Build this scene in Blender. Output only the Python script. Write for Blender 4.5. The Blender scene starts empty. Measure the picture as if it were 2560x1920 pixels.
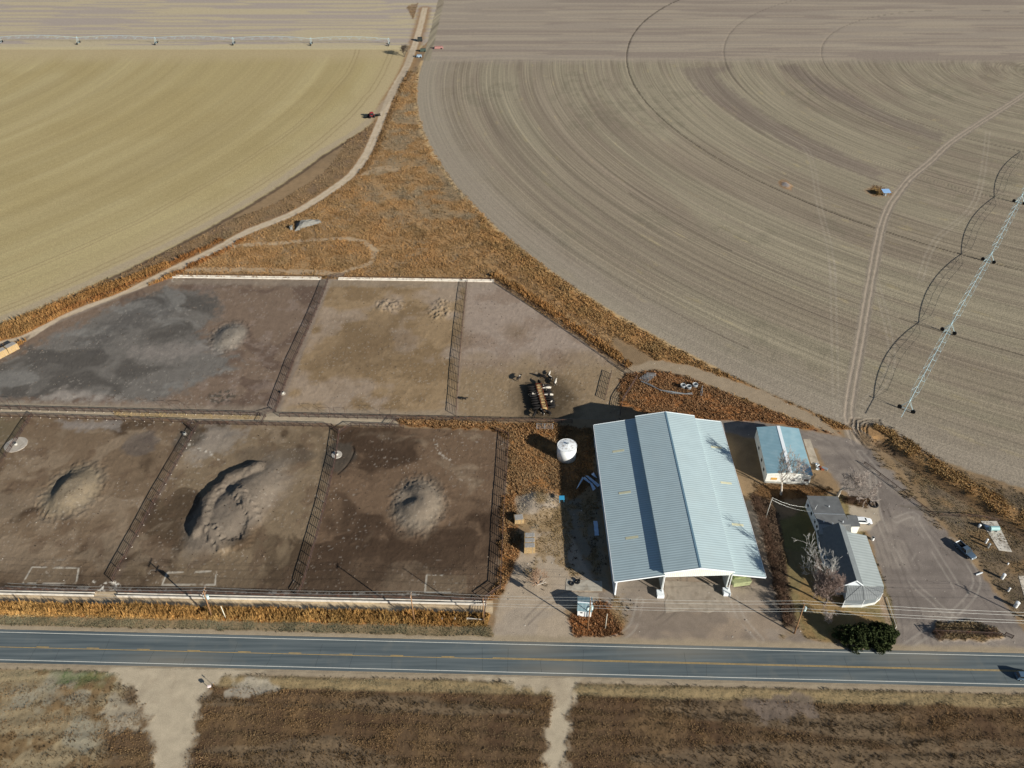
import bpy, bmesh, math, random
import numpy as np
from mathutils import Vector, Matrix
random.seed(7); RNG = np.random.default_rng(11)
S = bpy.context.scene
# ---------------------------------------------------------------- camera, sky, sun
HC, FP, TH = 172.0, 1991.0, math.radians(40.35)
cam = bpy.data.objects.new('camera', bpy.data.cameras.new('camera')); S.collection.objects.link(cam)
cam.location = (0, 0, HC); cam.rotation_euler = (math.pi/2 - TH, 0, 0)
cam.data.sensor_width = 36; cam.data.lens = 36*FP/2560; cam.data.clip_start = 1; cam.data.clip_end = 20000
S.camera = cam
S.render.resolution_x, S.render.resolution_y = 1024, 768
SUN_EL, SUN_AZ = 21.8, 127.6            # degrees, azimuth clockwise from +Y
W = bpy.data.worlds.new('World'); S.world = W; W.use_nodes = True
nt = W.node_tree; sky = nt.nodes.new('ShaderNodeTexSky'); sky.sky_type = 'NISHITA'; sky.sun_disc = False
sky.sun_elevation = math.radians(SUN_EL); sky.sun_rotation = math.radians(SUN_AZ); sky.altitude = 1500
nt.links.new(sky.outputs[0], nt.nodes['Background'].inputs[0]); nt.nodes['Background'].inputs[1].default_value = 0.05
sun = bpy.data.objects.new('sun', bpy.data.lights.new('sun', 'SUN')); S.collection.objects.link(sun)
sun.data.energy = 5.0; sun.data.angle = math.radians(0.5); sun.data.color = (1.0, 0.945, 0.855)
az, el = math.radians(SUN_AZ), math.radians(SUN_EL)
SD = Vector((math.sin(az)*math.cos(el), math.cos(az)*math.cos(el), math.sin(el)))
sun.rotation_euler = SD.to_track_quat('Z', 'Y').to_euler()
sun.location = (60, -20, 90)
S.view_settings.view_transform = 'Standard'; S.view_settings.look = 'None'
S.view_settings.exposure = 0.6; S.view_settings.gamma = 1
S.render.engine = 'CYCLES'
KG = 1.0      # display = albedo * KG on sunlit flat ground

def P(px, py, z=0.0):
    "place in the yard that the survey photo shows at this point, at height z"
    u, v = px-1280, py-960
    d = (u, FP*math.cos(TH)-v*math.sin(TH), -FP*math.sin(TH)-v*math.cos(TH))
    t = (z-HC)/d[2]
    return Vector((d[0]*t, d[1]*t, z))
def PL(*pts): return [tuple(P(*p)[:2]) for p in pts]
def lin(c): return tuple(((v/255+.055)/1.055)**2.4 if v/255 > .04045 else v/255/12.92 for v in c)

# ---------------------------------------------------------------- numpy noise
class Noise:
    def __init__(s, seed): s.t = np.random.default_rng(seed).random((256, 256)).astype(np.float32)
    def __call__(s, x, y):
        xi = np.floor(x).astype(np.int64); yi = np.floor(y).astype(np.int64); fx = (x-xi).astype(np.float32); fy = (y-yi).astype(np.float32)
        fx = fx*fx*(3-2*fx); fy = fy*fy*(3-2*fy); x0 = xi & 255; x1 = (xi+1) & 255; y0 = yi & 255; y1 = (yi+1) & 255
        t = s.t
        return (t[x0, y0]*(1-fx)+t[x1, y0]*fx)*(1-fy)+(t[x0, y1]*(1-fx)+t[x1, y1]*fx)*fy
def fbm(x, y, seed, oct=4, g=.5):
    a, s, r = 1.0, 0.0, 0.0
    for k in range(oct):
        n = Noise(seed+k)
        r = r + a*n(x*(2**k)+17.3*k+seed*.37, y*(2**k)-9.1*k+seed*.71); s += a; a *= g
    return r/s
def sstep(a, b, x):
    t = np.clip((x-a)/(b-a), 0, 1); return t*t*(3-2*t)

# ---------------------------------------------------------------- materials
MATS = {}
def nodes(m):
    m.use_nodes = True; n = m.node_tree.nodes; l = m.node_tree.links
    return n, l, n['Principled BSDF']
def mat(name, rgb, rough=.8, vary=.12, scale=1.5, metal=0, bump=0, spec=.3, ribs=None, ribamt=.3, srgb=True, dirt=None):
    if name in MATS: return MATS[name]
    m = bpy.data.materials.new(name); MATS[name] = m
    n, l, b = nodes(m); c = lin(rgb) if srgb else rgb
    b.inputs['Roughness'].default_value = rough; b.inputs['Metallic'].default_value = metal
    b.inputs['Specular IOR Level'].default_value = spec
    tc = n.new('ShaderNodeTexCoord')
    no = n.new('ShaderNodeTexNoise'); no.inputs['Scale'].default_value = scale; no.inputs['Detail'].default_value = 5
    l.new(tc.outputs['Object'], no.inputs['Vector'])
    mp = n.new('ShaderNodeMapRange'); mp.inputs[3].default_value = 1-vary; mp.inputs[4].default_value = 1+vary
    mp.inputs[1].default_value = .3; mp.inputs[2].default_value = .7
    l.new(no.outputs[0], mp.inputs[0])
    mx = n.new('ShaderNodeVectorMath'); mx.operation = 'SCALE'; mx.inputs[0].default_value = c
    l.new(mp.outputs[0], mx.inputs['Scale']); out = mx.outputs[0]
    if dirt:
        n2 = n.new('ShaderNodeTexNoise'); n2.inputs['Scale'].default_value = dirt[1]; n2.inputs['Detail'].default_value = 6
        l.new(tc.outputs['Object'], n2.inputs['Vector'])
        r2 = n.new('ShaderNodeMapRange'); r2.inputs[1].default_value = .5; r2.inputs[2].default_value = .72; r2.inputs[4].default_value = dirt[2]
        l.new(n2.outputs[0], r2.inputs[0])
        mm = n.new('ShaderNodeMix'); mm.data_type = 'RGBA'; l.new(r2.outputs[0], mm.inputs[0]); l.new(out, mm.inputs[6]); mm.inputs[7].default_value = (*lin(dirt[0]), 1)
        out = mm.outputs[2]
    if ribs:   # ribs: (axis, period)
        wv = n.new('ShaderNodeTexWave'); wv.bands_direction = ribs[0]; wv.wave_profile = 'SIN'
        wv.inputs['Scale'].default_value = 2*math.pi/ribs[1]/20.0
        rm = n.new('ShaderNodeMapping'); rm.inputs['Rotation'].default_value = (0, 0, -.038 if name.startswith('barn') else 0); l.new(tc.outputs['Object'], rm.inputs[0]); l.new(rm.outputs[0], wv.inputs['Vector'])
        bp = n.new('ShaderNodeBump'); bp.inputs['Strength'].default_value = ribamt; bp.inputs['Distance'].default_value = .05
        l.new(wv.outputs['Fac'], bp.inputs['Height']); l.new(bp.outputs[0], b.inputs['Normal'])
        r3 = n.new('ShaderNodeMapRange'); r3.inputs[3].default_value = 1-ribamt*.3; r3.inputs[4].default_value = 1+ribamt*.2
        l.new(wv.outputs['Fac'], r3.inputs[0]); v3 = n.new('ShaderNodeVectorMath'); v3.operation = 'SCALE'
        l.new(out, v3.inputs[0]); l.new(r3.outputs[0], v3.inputs['Scale']); out = v3.outputs[0]
    elif bump:
        bp = n.new('ShaderNodeBump'); bp.inputs['Strength'].default_value = bump; bp.inputs['Distance'].default_value = .1
        l.new(no.outputs[0], bp.inputs['Height']); l.new(bp.outputs[0], b.inputs['Normal'])
    l.new(out, b.inputs['Base Color'])
    return m
def attrmat(name, attr='col', rough=.95, n1=(.5, .25), n2=(4.0, .25), bump=.5, rows=None, spec=.1):
    m = bpy.data.materials.new(name); n, l, b = nodes(m)
    b.inputs['Roughness'].default_value = rough; b.inputs['Specular IOR Level'].default_value = spec
    at = n.new('ShaderNodeAttribute'); at.attribute_name = attr
    tc = n.new('ShaderNodeTexCoord'); out = at.outputs['Color']; hs = []
    def scale_by(sock, amt, lo=.3, hi=.7):
        nonlocal out
        r = n.new('ShaderNodeMapRange'); r.inputs[1].default_value = lo; r.inputs[2].default_value = hi
        r.inputs[3].default_value = 1-amt; r.inputs[4].default_value = 1+amt; l.new(sock, r.inputs[0])
        v = n.new('ShaderNodeVectorMath'); v.operation = 'SCALE'; l.new(out, v.inputs[0]); l.new(r.outputs[0], v.inputs['Scale']); out = v.outputs[0]
        return r
    for sc, am in (n1, n2):
        no = n.new('ShaderNodeTexNoise'); no.inputs['Scale'].default_value = sc; no.inputs['Detail'].default_value = 4; no.inputs['Roughness'].default_value = .65
        l.new(tc.outputs['Object'], no.inputs['Vector']); scale_by(no.outputs[0], am); hs.append(no)
    if rows:   # rows that follow circles round (cx, cy)
        (cx, cy, specs) = rows
        sp = n.new('ShaderNodeVectorMath'); sp.operation = 'SUBTRACT'; sp.inputs[1].default_value = (cx, cy, 0); l.new(tc.outputs['Object'], sp.inputs[0])
        fl_ = n.new('ShaderNodeVectorMath'); fl_.operation = 'SCALE'; fl_.inputs['Scale'].default_value = -1.0 if cx > 0 else 1.0; l.new(sp.outputs[0], fl_.inputs[0])
        ml = n.new('ShaderNodeVectorMath'); ml.operation = 'MULTIPLY'; ml.inputs[1].default_value = (1, 1, 0); l.new(sp.outputs[0], ml.inputs[0])
        ln = n.new('ShaderNodeVectorMath'); ln.operation = 'LENGTH'; l.new(ml.outputs[0], ln.inputs[0])
        xy = n.new('ShaderNodeSeparateXYZ'); l.new(fl_.outputs[0], xy.inputs[0])
        an = n.new('ShaderNodeMath'); an.operation = 'ARCTAN2'; l.new(xy.outputs[1], an.inputs[0]); l.new(xy.outputs[0], an.inputs[1])
        ra = n.new('ShaderNodeAttribute'); ra.attribute_name = 'rows'
        for (fr, fa, amt) in specs:
            cmb = n.new('ShaderNodeCombineXYZ')
            a1 = n.new('ShaderNodeMath'); a1.operation = 'MULTIPLY'; a1.inputs[1].default_value = fr; l.new(ln.outputs['Value'], a1.inputs[0])
            a2 = n.new('ShaderNodeMath'); a2.operation = 'MULTIPLY'; a2.inputs[1].default_value = fa; l.new(an.outputs[0], a2.inputs[0])
            l.new(a1.outputs[0], cmb.inputs[0]); l.new(a2.outputs[0], cmb.inputs[1])
            no = n.new('ShaderNodeTexNoise'); no.noise_dimensions = '2D'; no.inputs['Scale'].default_value = 1; no.inputs['Detail'].default_value = 2
            l.new(cmb.outputs[0], no.inputs['Vector'])
            # amount scaled by the rows attribute
            s1 = n.new('ShaderNodeMath'); s1.operation = 'SUBTRACT'; s1.inputs[1].default_value = .5; l.new(no.outputs[0], s1.inputs[0])
            s2 = n.new('ShaderNodeMath'); s2.operation = 'MULTIPLY'; l.new(s1.outputs[0], s2.inputs[0]); l.new(ra.outputs['Fac'], s2.inputs[1])
            s3 = n.new('ShaderNodeMath'); s3.operation = 'MULTIPLY_ADD'; s3.inputs[1].default_value = amt*4; s3.inputs[2].default_value = 1; l.new(s2.outputs[0], s3.inputs[0])
            s4 = n.new('ShaderNodeMath'); s4.operation = 'MAXIMUM'; s4.inputs[1].default_value = .3; l.new(s3.outputs[0], s4.inputs[0])
            v = n.new('ShaderNodeVectorMath'); v.operation = 'SCALE'; l.new(out, v.inputs[0]); l.new(s4.outputs[0], v.inputs['Scale']); out = v.outputs[0]
    l.new(out, b.inputs['Base Color'])
    bp = n.new('ShaderNodeBump'); bp.inputs['Strength'].default_value = bump; bp.inputs['Distance'].default_value = .25
    l.new(hs[1].outputs[0], bp.inputs['Height']); l.new(bp.outputs[0], b.inputs['Normal'])
    return m

# ---------------------------------------------------------------- mesh builder
class MB:
    def __init__(s): s.v = []; s.f = []
    def add(s, vs, fs):
        k = len(s.v); s.v += [tuple(v) for v in vs]; s.f += [tuple(i+k for i in f) for f in fs]; return s
    def box(s, c, d, rz=0, taper=1.0):
        c = Vector(c); x, y, z = d[0]/2, d[1]/2, d[2]/2; R = Matrix.Rotation(rz, 3, 'Z')
        vs = [c+R@Vector((sx*x*(taper if sz > 0 else 1), sy*y*(taper if sz > 0 else 1), sz*z)) for sz in (-1, 1) for sx, sy in ((-1, -1), (1, -1), (1, 1), (-1, 1))]
        return s.add(vs, [(3, 2, 1, 0), (4, 5, 6, 7), (0, 1, 5, 4), (1, 2, 6, 5), (2, 3, 7, 6), (3, 0, 4, 7)])
    def tube(s, a, b, r0, r1=None, n=6, cap=True):
        a, b = Vector(a), Vector(b); r1 = r0 if r1 is None else r1; d = b-a
        if d.length < 1e-6: return s
        q = d.to_track_quat('Z', 'Y'); vs = []
        for p, r in ((a, r0), (b, r1)):
            for k in range(n): t = 2*math.pi*k/n; vs.append(p+q@Vector((r*math.cos(t), r*math.sin(t), 0)))
        fs = [(k, (k+1) % n, n+(k+1) % n, n+k) for k in range(n)]
        if cap: fs += [tuple(range(n-1, -1, -1)), tuple(range(n, 2*n))]
        return s.add(vs, fs)
    def path(s, pts, r, n=5):
        for a, b in zip(pts, pts[1:]): s.tube(a, b, r, n=n)
        return s
    def prism(s, poly, z0, z1):
        n = len(poly); vs = [(p[0], p[1], z0) for p in poly]+[(p[0], p[1], z1) for p in poly]
        ar = sum(poly[i][0]*poly[(i+1) % n][1]-poly[(i+1) % n][0]*poly[i][1] for i in range(n))
        o = range(n) if ar > 0 else range(n-1, -1, -1); o = list(o)
        fs = [tuple(reversed(o)), tuple(i+n for i in o)]
        for i in range(n): a, b = o[i], o[(i+1) % n]; fs.append((a, b, b+n, a+n))
        return s.add(vs, fs)
    def slab(s, pts, t):
        "a panel of thickness t hanging below the polygon pts (3d)"
        n = len(pts); pts = [Vector(p) for p in pts]
        nz = (pts[1]-pts[0]).cross(pts[2]-pts[0]).z
        if nz < 0: pts = pts[::-1]
        vs = pts+[p-Vector((0, 0, t)) for p in pts]
        fs = [tuple(range(n)), tuple(range(2*n-1, n-1, -1))]+[((i+1) % n, i, i+n, (i+1) % n+n) for i in range(n)]
        return s.add(vs, fs)
    def wall(s, a, b, za0, za1, zb0, zb1, t=.15):
        "vertical panel from a to b (2d) between heights"
        a, b = Vector(a[:2]), Vector(b[:2]); d = (b-a).normalized(); nn = Vector((-d.y, d.x))*t/2
        vs = []
        for sg in (1, -1):
            for p, z in ((a, za0), (b, zb0), (b, zb1), (a, za1)): q = p+nn*sg; vs.append((q.x, q.y, z))
        return s.add(vs, [(3, 2, 1, 0), (4, 5, 6, 7), (0, 1, 5, 4), (1, 2, 6, 5), (2, 3, 7, 6), (3, 0, 4, 7)])
    def ring(s, c, R, r, n=16, m=6, axis=Vector((0, 0, 1))):
        q = Vector(axis).to_track_quat('Z', 'Y'); c = Vector(c); vs = []; fs = []
        for i in range(n):
            t = 2*math.pi*i/n
            for j in range(m):
                u = 2*math.pi*j/m; vs.append(c+q@Vector(((R+r*math.cos(u))*math.cos(t), (R+r*math.cos(u))*math.sin(t), r*math.sin(u))))
                fs.append((i*m+j, ((i+1) % n)*m+j, ((i+1) % n)*m+(j+1) % m, i*m+(j+1) % m))
        return s.add(vs, fs)
    def build(s, name, m, parent=None, smooth=False):
        off = Vector(parent.location) if parent is not None else Vector((0, 0, 0))
        if parent is not None and parent.parent is not None: off = off+Vector(parent.parent.location)
        R = None
        me = bpy.data.meshes.new(name)
        me.from_pydata([tuple(Vector(v)-off) for v in s.v], [], s.f); me.update()
        if m is not None: me.materials.append(m)
        if smooth: me.polygons.foreach_set('use_smooth', [True]*len(me.polygons))
        o = bpy.data.objects.new(name, me); S.collection.objects.link(o)
        if parent is not None: o.parent = parent
        return o
def tag(o, label=None, cat=None, group=None, kind=None):
    if label: o['label'] = label
    if cat: o['category'] = cat
    if group: o['group'] = group
    if kind: o['kind'] = kind
    return o
def thing(name, label, cat, loc, group=None, rz=0):
    o = bpy.data.objects.new(name, None); S.collection.objects.link(o); o.location = loc; o.rotation_euler.z = rz
    o.empty_display_size = .3
    return tag(o, label, cat, group)
def copy_tree(o, parent=None):
    kids = list(o.children); c = o.copy(); S.collection.objects.link(c)
    if parent is not None: c.parent = parent
    for k in kids: copy_tree(k, c)
    return c
def bigmesh(name, V, F, mats, smooth=True, cols=None, extra=None):
    "V (n,3) float, F (m,k) int"
    me = bpy.data.meshes.new(name); n, m, k = len(V), len(F), F.shape[1]
    me.vertices.add(n); me.vertices.foreach_set('co', V.astype(np.float32).ravel())
    me.loops.add(m*k); me.loops.foreach_set('vertex_index', F.astype(np.int32).ravel())
    me.polygons.add(m); me.polygons.foreach_set('loop_start', np.arange(0, m*k, k, dtype=np.int32))
    try: me.polygons.foreach_set('loop_total', np.full(m, k, dtype=np.int32))
    except Exception: pass
    me.update(calc_edges=True)
    if smooth: me.polygons.foreach_set('use_smooth', np.ones(m, dtype=bool))
    if cols is not None:
        a = me.attributes.new('col', 'FLOAT_COLOR', 'POINT')
        a.data.foreach_set('color', np.c_[cols, np.ones(n)].astype(np.float32).ravel())
    for key, arr in (extra or {}).items():
        a = me.attributes.new(key, 'FLOAT', 'POINT'); a.data.foreach_set('value', arr.astype(np.float32))
    for mm in mats: me.materials.append(mm)
    o = bpy.data.objects.new(name, me); S.collection.objects.link(o)
    return o

# ================================================================ TERRAIN
C1, R1 = (-480.4, 523.3), 410.4      # left stubble field (a circle under a centre pivot)
C2, R2 = (331.7, 498.9), 389.0       # right ploughed field
# rows of the grid get wider apart with distance
ys = [52.0]
while ys[-1] < 900: ys.append(ys[-1]+max(.26, .95*(ys[-1]**2+HC**2)/(HC*796)))
ys = np.array(ys); NR = len(ys); NC = 1250
hw = .643*1.13*(.762*ys+111.4)+4
sx = np.linspace(-1, 1, NC)
X = (hw[:, None]*sx[None, :]).ravel(); Y = np.repeat(ys, NC)
NV = len(X)
def sdpoly(poly, margin=14):
    "signed distance to a polygon, negative inside, clipped at margin"
    poly = np.array(poly); out = np.full(NV, float(margin), np.float32)
    lo, hi = poly.min(0)-margin, poly.max(0)+margin
    ix = np.nonzero((X > lo[0]) & (X < hi[0]) & (Y > lo[1]) & (Y < hi[1]))[0]
    x, y = X[ix], Y[ix]; d = np.full(len(ix), 1e9); ins = np.zeros(len(ix), bool)
    for i in range(len(poly)):
        a, b = poly[i], poly[(i+1) % len(poly)]; e = b-a; w0, w1 = x-a[0], y-a[1]
        t = np.clip((w0*e[0]+w1*e[1])/max(e@e, 1e-9), 0, 1); d = np.minimum(d, (w0-e[0]*t)**2+(w1-e[1]*t)**2)
        if a[1] != b[1]:
            c = (a[1] > y) != (b[1] > y); ins ^= c & (x < (b[0]-a[0])*(y-a[1])/(b[1]-a[1])+a[0])
    d = np.sqrt(d); out[ix] = np.clip(np.where(ins, -d, d), -1e9, margin); return out
def sdline(pts, margin=16):
    pts = np.array(pts); out = np.full(NV, float(margin), np.float32)
    lo, hi = pts.min(0)-margin, pts.max(0)+margin
    ix = np.nonzero((X > lo[0]) & (X < hi[0]) & (Y > lo[1]) & (Y < hi[1]))[0]
    x, y = X[ix], Y[ix]; d = np.full(len(ix), 1e9); sg = np.ones(len(ix))
    for a, b in zip(pts, pts[1:]):
        e = b-a; w0, w1 = x-a[0], y-a[1]; t = np.clip((w0*e[0]+w1*e[1])/max(e@e, 1e-9), 0, 1)
        dd = (w0-e[0]*t)**2+(w1-e[1]*t)**2; c = dd < d; sg[c] = np.sign(e[0]*w1-e[1]*w0)[c]; d = np.minimum(d, dd)
    out[ix] = np.minimum(np.sqrt(d), margin); sgn = np.ones(NV, np.float32); sgn[ix] = sg
    return out, sgn
def smooth_line(pts, n=6):
    pts = [Vector((*p, 0)) for p in pts]; out = []
    for i in range(len(pts)-1):
        p0, p1, p2, p3 = pts[max(i-1, 0)], pts[i], pts[i+1], pts[min(i+2, len(pts)-1)]
        for k in range(n):
            t = k/n; out.append(.5*((2*p1)+(p2-p0)*t+(2*p0-5*p1+4*p2-p3)*t*t+(3*p1-p0-3*p2+p3)*t**3))
    out.append(pts[-1]); return [(p.x, p.y) for p in out]
nA = fbm(X/9, Y/9, 1, 5); nB = fbm(X/2.2, Y/2.2, 20, 4); nC = fbm(X/40, Y/40, 40, 4); nD = fbm(X/.8, Y/.8, 60, 3)
nE = fbm(X/5, Y/5, 80, 4)
col = np.zeros((NV, 3), np.float32); reg = np.zeros(NV, np.int8); hgt = np.zeros(NV, np.float32); rows = np.zeros(NV, np.float32)
wd = np.zeros(NV, np.float32); wh = np.full(NV, .6, np.float32); wc = np.zeros((NV, 3), np.float32)   # weeds: density, height, colour
bmp = np.full(NV, .06, np.float32)
def put(m, c, amt=1.0):
    global col
    c = np.array(lin(c) if isinstance(c, tuple) else c, np.float32)/KG; m = (m*amt)[:, None]
    col = col*(1-m)+c*m
def mask(sd, w=1.0, j=1.0): return 1-sstep(-w/2, w/2, sd+(nB-.5)*2*j)
def weeds(m, dens, h, c):
    global wd, wh, wc
    wd = wd*(1-m)+dens*m; wh = wh*(1-m)+h*m; wc = wc*(1-m[:, None])+np.array(lin(c), np.float32)*m[:, None]
# ---- base: dry grass country
put(np.ones(NV), (140, 118, 90)); put(sstep(.4, .7, nA), (120, 102, 80), .6)
# ---- the rough triangle between the fields, orange and grey dry grass
tri = PL((1040, 175), (1066, 330), (1135, 430), (1240, 558), (1350, 652), (1445, 728), (1560, 815), (1500, 900), (1235, 700), (0, 700), (0, 900), (-60, 860), (300, 715), (640, 560), (880, 420), (985, 240))
mt = mask(sdpoly(tri), 3, 2)
put(mt, (156, 128, 92)); put(mt*sstep(.45, .65, nE), (146, 112, 74), .7); put(mt*sstep(.5, .66, nA), (132, 116, 94), .5)
weeds(mt, 4.2, .55, (176, 132, 84))
far = PL((1040, 175), (1066, 330), (1135, 430), (1240, 558), (900, 540), (985, 240))
mf = mask(sdpoly(far), 20, 8); put(mf*sstep(.42, .6, nA), (142, 124, 98), .5); weeds(mf*sstep(.4, .6, nA), 2.0, .5, (150, 128, 98))
# ---- left field
r1 = np.hypot(X-C1[0], Y-C1[1]); yh1 = P(0, 124)[1]
R1e = R1+7*sstep(P(0, 400)[1], P(0, 300)[1], Y)
f1 = mask(np.maximum(r1-R1e, Y-yh1), 2.5, 1.2)
a1 = np.arctan2(Y-C1[1], X-C1[0])
put(f1, (163, 148, 107)); st = fbm(r1/9, a1*.8, 90, 2); put(f1*sstep(.3, .7, st), (173, 159, 119), .75)
put(f1*sstep(.5, .7, fbm(r1/3.1, a1*1.5, 95, 2)), (158, 142, 104), .3); put(f1*sstep(.45, .7, nC), (158, 142, 100), .5)
edge = f1*sstep(-20, -3, np.maximum(r1-R1, (Y-yh1)*.6)+(nA-.5)*6); put(edge, (172, 156, 122), .8)
for rr in (R1-8, R1-11, R1-30, R1-32.5): put(f1*(1-sstep(.2, .55, np.abs(r1-rr+(nC-.5)*3))), (146, 130, 96), .7)
reg[f1 > .5] = 1; rows = np.maximum(rows, f1*(1-edge)); wd *= 1-f1; bmp = bmp*(1-f1)+.05*f1
top = sstep(yh1-.5, yh1+.5, Y)*(X < P(985, 160)[0]+np.clip(Y-480, 0, 500)*.22)
put(top, (178, 166, 136)); put(top*sstep(P(0, 115)[1], P(0, 112)[1], Y), (160, 149, 138)); reg[(top > .5)] = 1; wd *= 1-top
put(top*sstep(.5, .6, Noise(5)(X/60, Y/2.2)), (186, 172, 134), .6)
# ---- right field
r2 = np.hypot(X-C2[0], Y-C2[1]); a2 = np.arctan2(C2[1]-Y, C2[0]-X); yh2 = P(0, 152)[1]
f2 = mask(r2-R2, 1.5, .8)
yt = P(0, 158)[1]
f2 = np.maximum(f2, sstep(yt-1, yt+1, Y)*(X > P(1060, 140)[0]))
put(f2, (142, 133, 113)); g2 = fbm(r2/26, a2*2.5, 70, 3); put(f2*sstep(.45, .62, g2), (130, 118, 102), .6)
right = sstep(140, 260, X); put(f2*right, (134, 125, 107), .4)
put(f2*sstep(.52, .64, fbm(r2/4.5, a2*3, 120, 4)), (124, 111, 98), .35); put(f2*sstep(.55, .7, fbm(r2/6, a2*4, 130, 4)), (154, 144, 124), .25)
put(f2*sstep(.74, .84, fbm(r2/3, a2*26, 140, 4)), (164, 150, 114), .4)
put(f2*sstep(.56, .63, nC)*sstep(.5, .6, nE), (116, 110, 92), .35)
e2 = f2*sstep(-26, -4, r2-R2+(nA-.5)*12)*(Y < yh2); put(e2, (148, 138, 123), .7)
rows = np.maximum(rows, f2*(1-.55*e2))
band = sstep(yh2-9, yh2+9, Y+(nB-.5)*9)*(X > P(1078, 140)[0]); put(band, (148, 137, 123)); put(band*sstep(.45, .6, Noise(9)(X/90, Y/6)), (136, 124, 112), .8)
put(band*sstep(.55, .65, Noise(19)(X/50, Y/1.6)), (166, 154, 134), .5); rows *= 1-band
for (u0, u1, v0, v1) in ((1750, 2250, 0, 1), (1900, 2350, 0, 2)):
    pass
dk = PL((1700, 170), (1740, 220), (1850, 300), (2000, 380), (2190, 450), (2210, 430), (2020, 345), (1880, 265), (1790, 190), (1830, 165))
put(f2*mask(sdpoly(dk), 6, 4), (108, 95, 90), .45)
dk = PL((1945, 165), (2040, 230), (2190, 300), (2350, 355), (2360, 335), (2200, 275), (2060, 205), (1990, 160))
put(f2*mask(sdpoly(dk), 6, 4), (106, 94, 88), .5)
for rr, w, lo, hi, am in ((259.3, .4, -9, 9, .8), (372, .35, .52, .84, .5), (320, .4, .94, 9, .6), (320, .5, .52, .72, .5), (197, .35, -9, 9, .3), (135, .35, -9, 9, .3), (r2.min()+1e6, 1, 0, 0, 0)):
    ww = w*np.maximum(1, np.hypot(Y, HC)/420)
    put(f2*(1-sstep(ww*.5, ww*1.2, np.abs(r2-rr+(nB-.5)*.8)))*((a2 > lo) & (a2 < hi)), (62, 54, 46), am)
    hgt -= .12*f2*(1-sstep(ww*.5, ww*1.2, np.abs(r2-rr)))*((a2 > lo) & (a2 < hi))
reg[f2 > .5] = 2; wd *= 1-f2
# wheel ruts crossing the field
def ruts(pts, wide, gauge, c, amt=1, depth=.08, base=None, jit=.4):
    global hgt, wd
    d, sg = sdline(smooth_line(PL(*pts)))
    d = d+(nE-.5)*jit
    if base: put(1-sstep(wide*.5-.4, wide*.5+.5, d+(nB-.5)*.8), base, .8)
    k = (1-sstep(.22, .55, np.abs(d-gauge/2))); put(k, c, amt); hgt -= depth*k
    wd *= 1-(1-sstep(wide*.5, wide*.5+.6, d)); return d
d = ruts([(2620, 190), (2560, 237), (2392, 345), (2330, 400), (2275, 446), (2240, 490), (2221, 520), (2201, 578), (2178, 699), (2166, 767), (2146, 883), (2128, 980), (2122, 1039), (2135, 1101), (2160, 1130)], 4.6, 1.9, (164, 150, 133), .9, .06, (136, 126, 112))
reg[(d < 2.0) & (Y > P(0, 1090)[1])] = 5
for pts in ([(1950, 330), (2020, 380), (2050, 520), (2070, 600), (2085, 700)], [(2080, 650), (2085, 800), (2090, 1000), (2100, 1040)], [(2470, 330), (2440, 500), (2340, 600), (2300, 700)], [(2190, 700), (2230, 900), (2160, 1010)]):
    dd, _ = sdline(smooth_line(PL(*pts))); put((1-sstep(.25, .6, np.abs(dd-.95)))*f2, (158, 148, 132), .35)
for q, rx, ry in (((1965, 463), 3.2, 5.5), ((2195, 480), 6.5, 6)):
    c = P(*q); dd = np.hypot((X-c[0])/rx, (Y-c[1])/ry)+(nB-.5)*.7
    put(1-sstep(.7, 1.1, dd), (150, 118, 84), .8); weeds((1-sstep(.6, .9, dd))*(q[0] > 2000), 3, .6, (150, 116, 66))
    if q[0] < 2000: put(1-sstep(.3, .7, dd), (140, 134, 130)); hgt += (1-sstep(.1, .9, dd))*.5*(.5+nB)
# ---- farm road up to the fields
road_px = [(0, 862), (39, 852), (78, 837), (194, 779), (311, 735), (428, 676), (544, 621), (622, 578), (740, 530), (855, 456), (890, 423), (912, 392), (931, 353), (978, 236), (1010, 178), (1021, 156), (1037, 112), (1050, 70), (1062, 20)]
dr, sg = sdline(smooth_line(PL((-60, 890), *road_px)))
ver = 1-sstep(2.6, 6.5, dr+(nB-.5)*3); put(ver*(1-mask(r1-R1, 2, 1)), (140, 110, 78), .8)
rd = 1-sstep(1.7, 2.5, dr+(nB-.5)*.9); put(rd, (186, 170, 146)); put(rd*(1-sstep(.15, .5, np.abs(dr-.0)))*sstep(.4, .6, nE), (168, 148, 120), .6)
reg[rd > .5] = 3; wd *= 1-(1-sstep(2.3, 3.2, dr)); rows *= 1-rd
# verges with tall weeds on both sides of the farm road
vl = (1-sstep(R1-60, R1-59, -r1+2*R1-60+0*X)*0)*(r1 > R1e)*(X < P(985, 200)[0])*(sg > 0)*(dr < 14)*(Y > P(0, 690)[1])*(dr > 2.6); put(vl, (132, 108, 80), .8); put(vl*sstep(.48, .62, nE), (112, 94, 78), .6); weeds(vl.astype(np.float32), 2.6, .5, (150, 118, 82))
put((1-sstep(.5, 1.6, np.abs(r1-R1e-1.2+(nB-.5)*1.2)))*(Y < P(0, 330)[1])*(X < 0), (78, 64, 54), .75); put((1-sstep(1.2, 3, np.abs(r1-R1e+3+(nE-.5)*2)))*(X < 0)*(Y < yh1), (160, 146, 126), .6)
vg = (1-sstep(4.5, 6, dr))*sstep(2.3, 3.0, dr); lowpart = (Y < P(0, 600)[1])
weeds(vg*lowpart*(1-f1), 5, 1.2, (158, 104, 58)); weeds(vg*(sg < 0)*(Y > P(0, 440)[1])*(Y < P(0, 180)[1]), 3, .9, (140, 104, 66))
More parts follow.
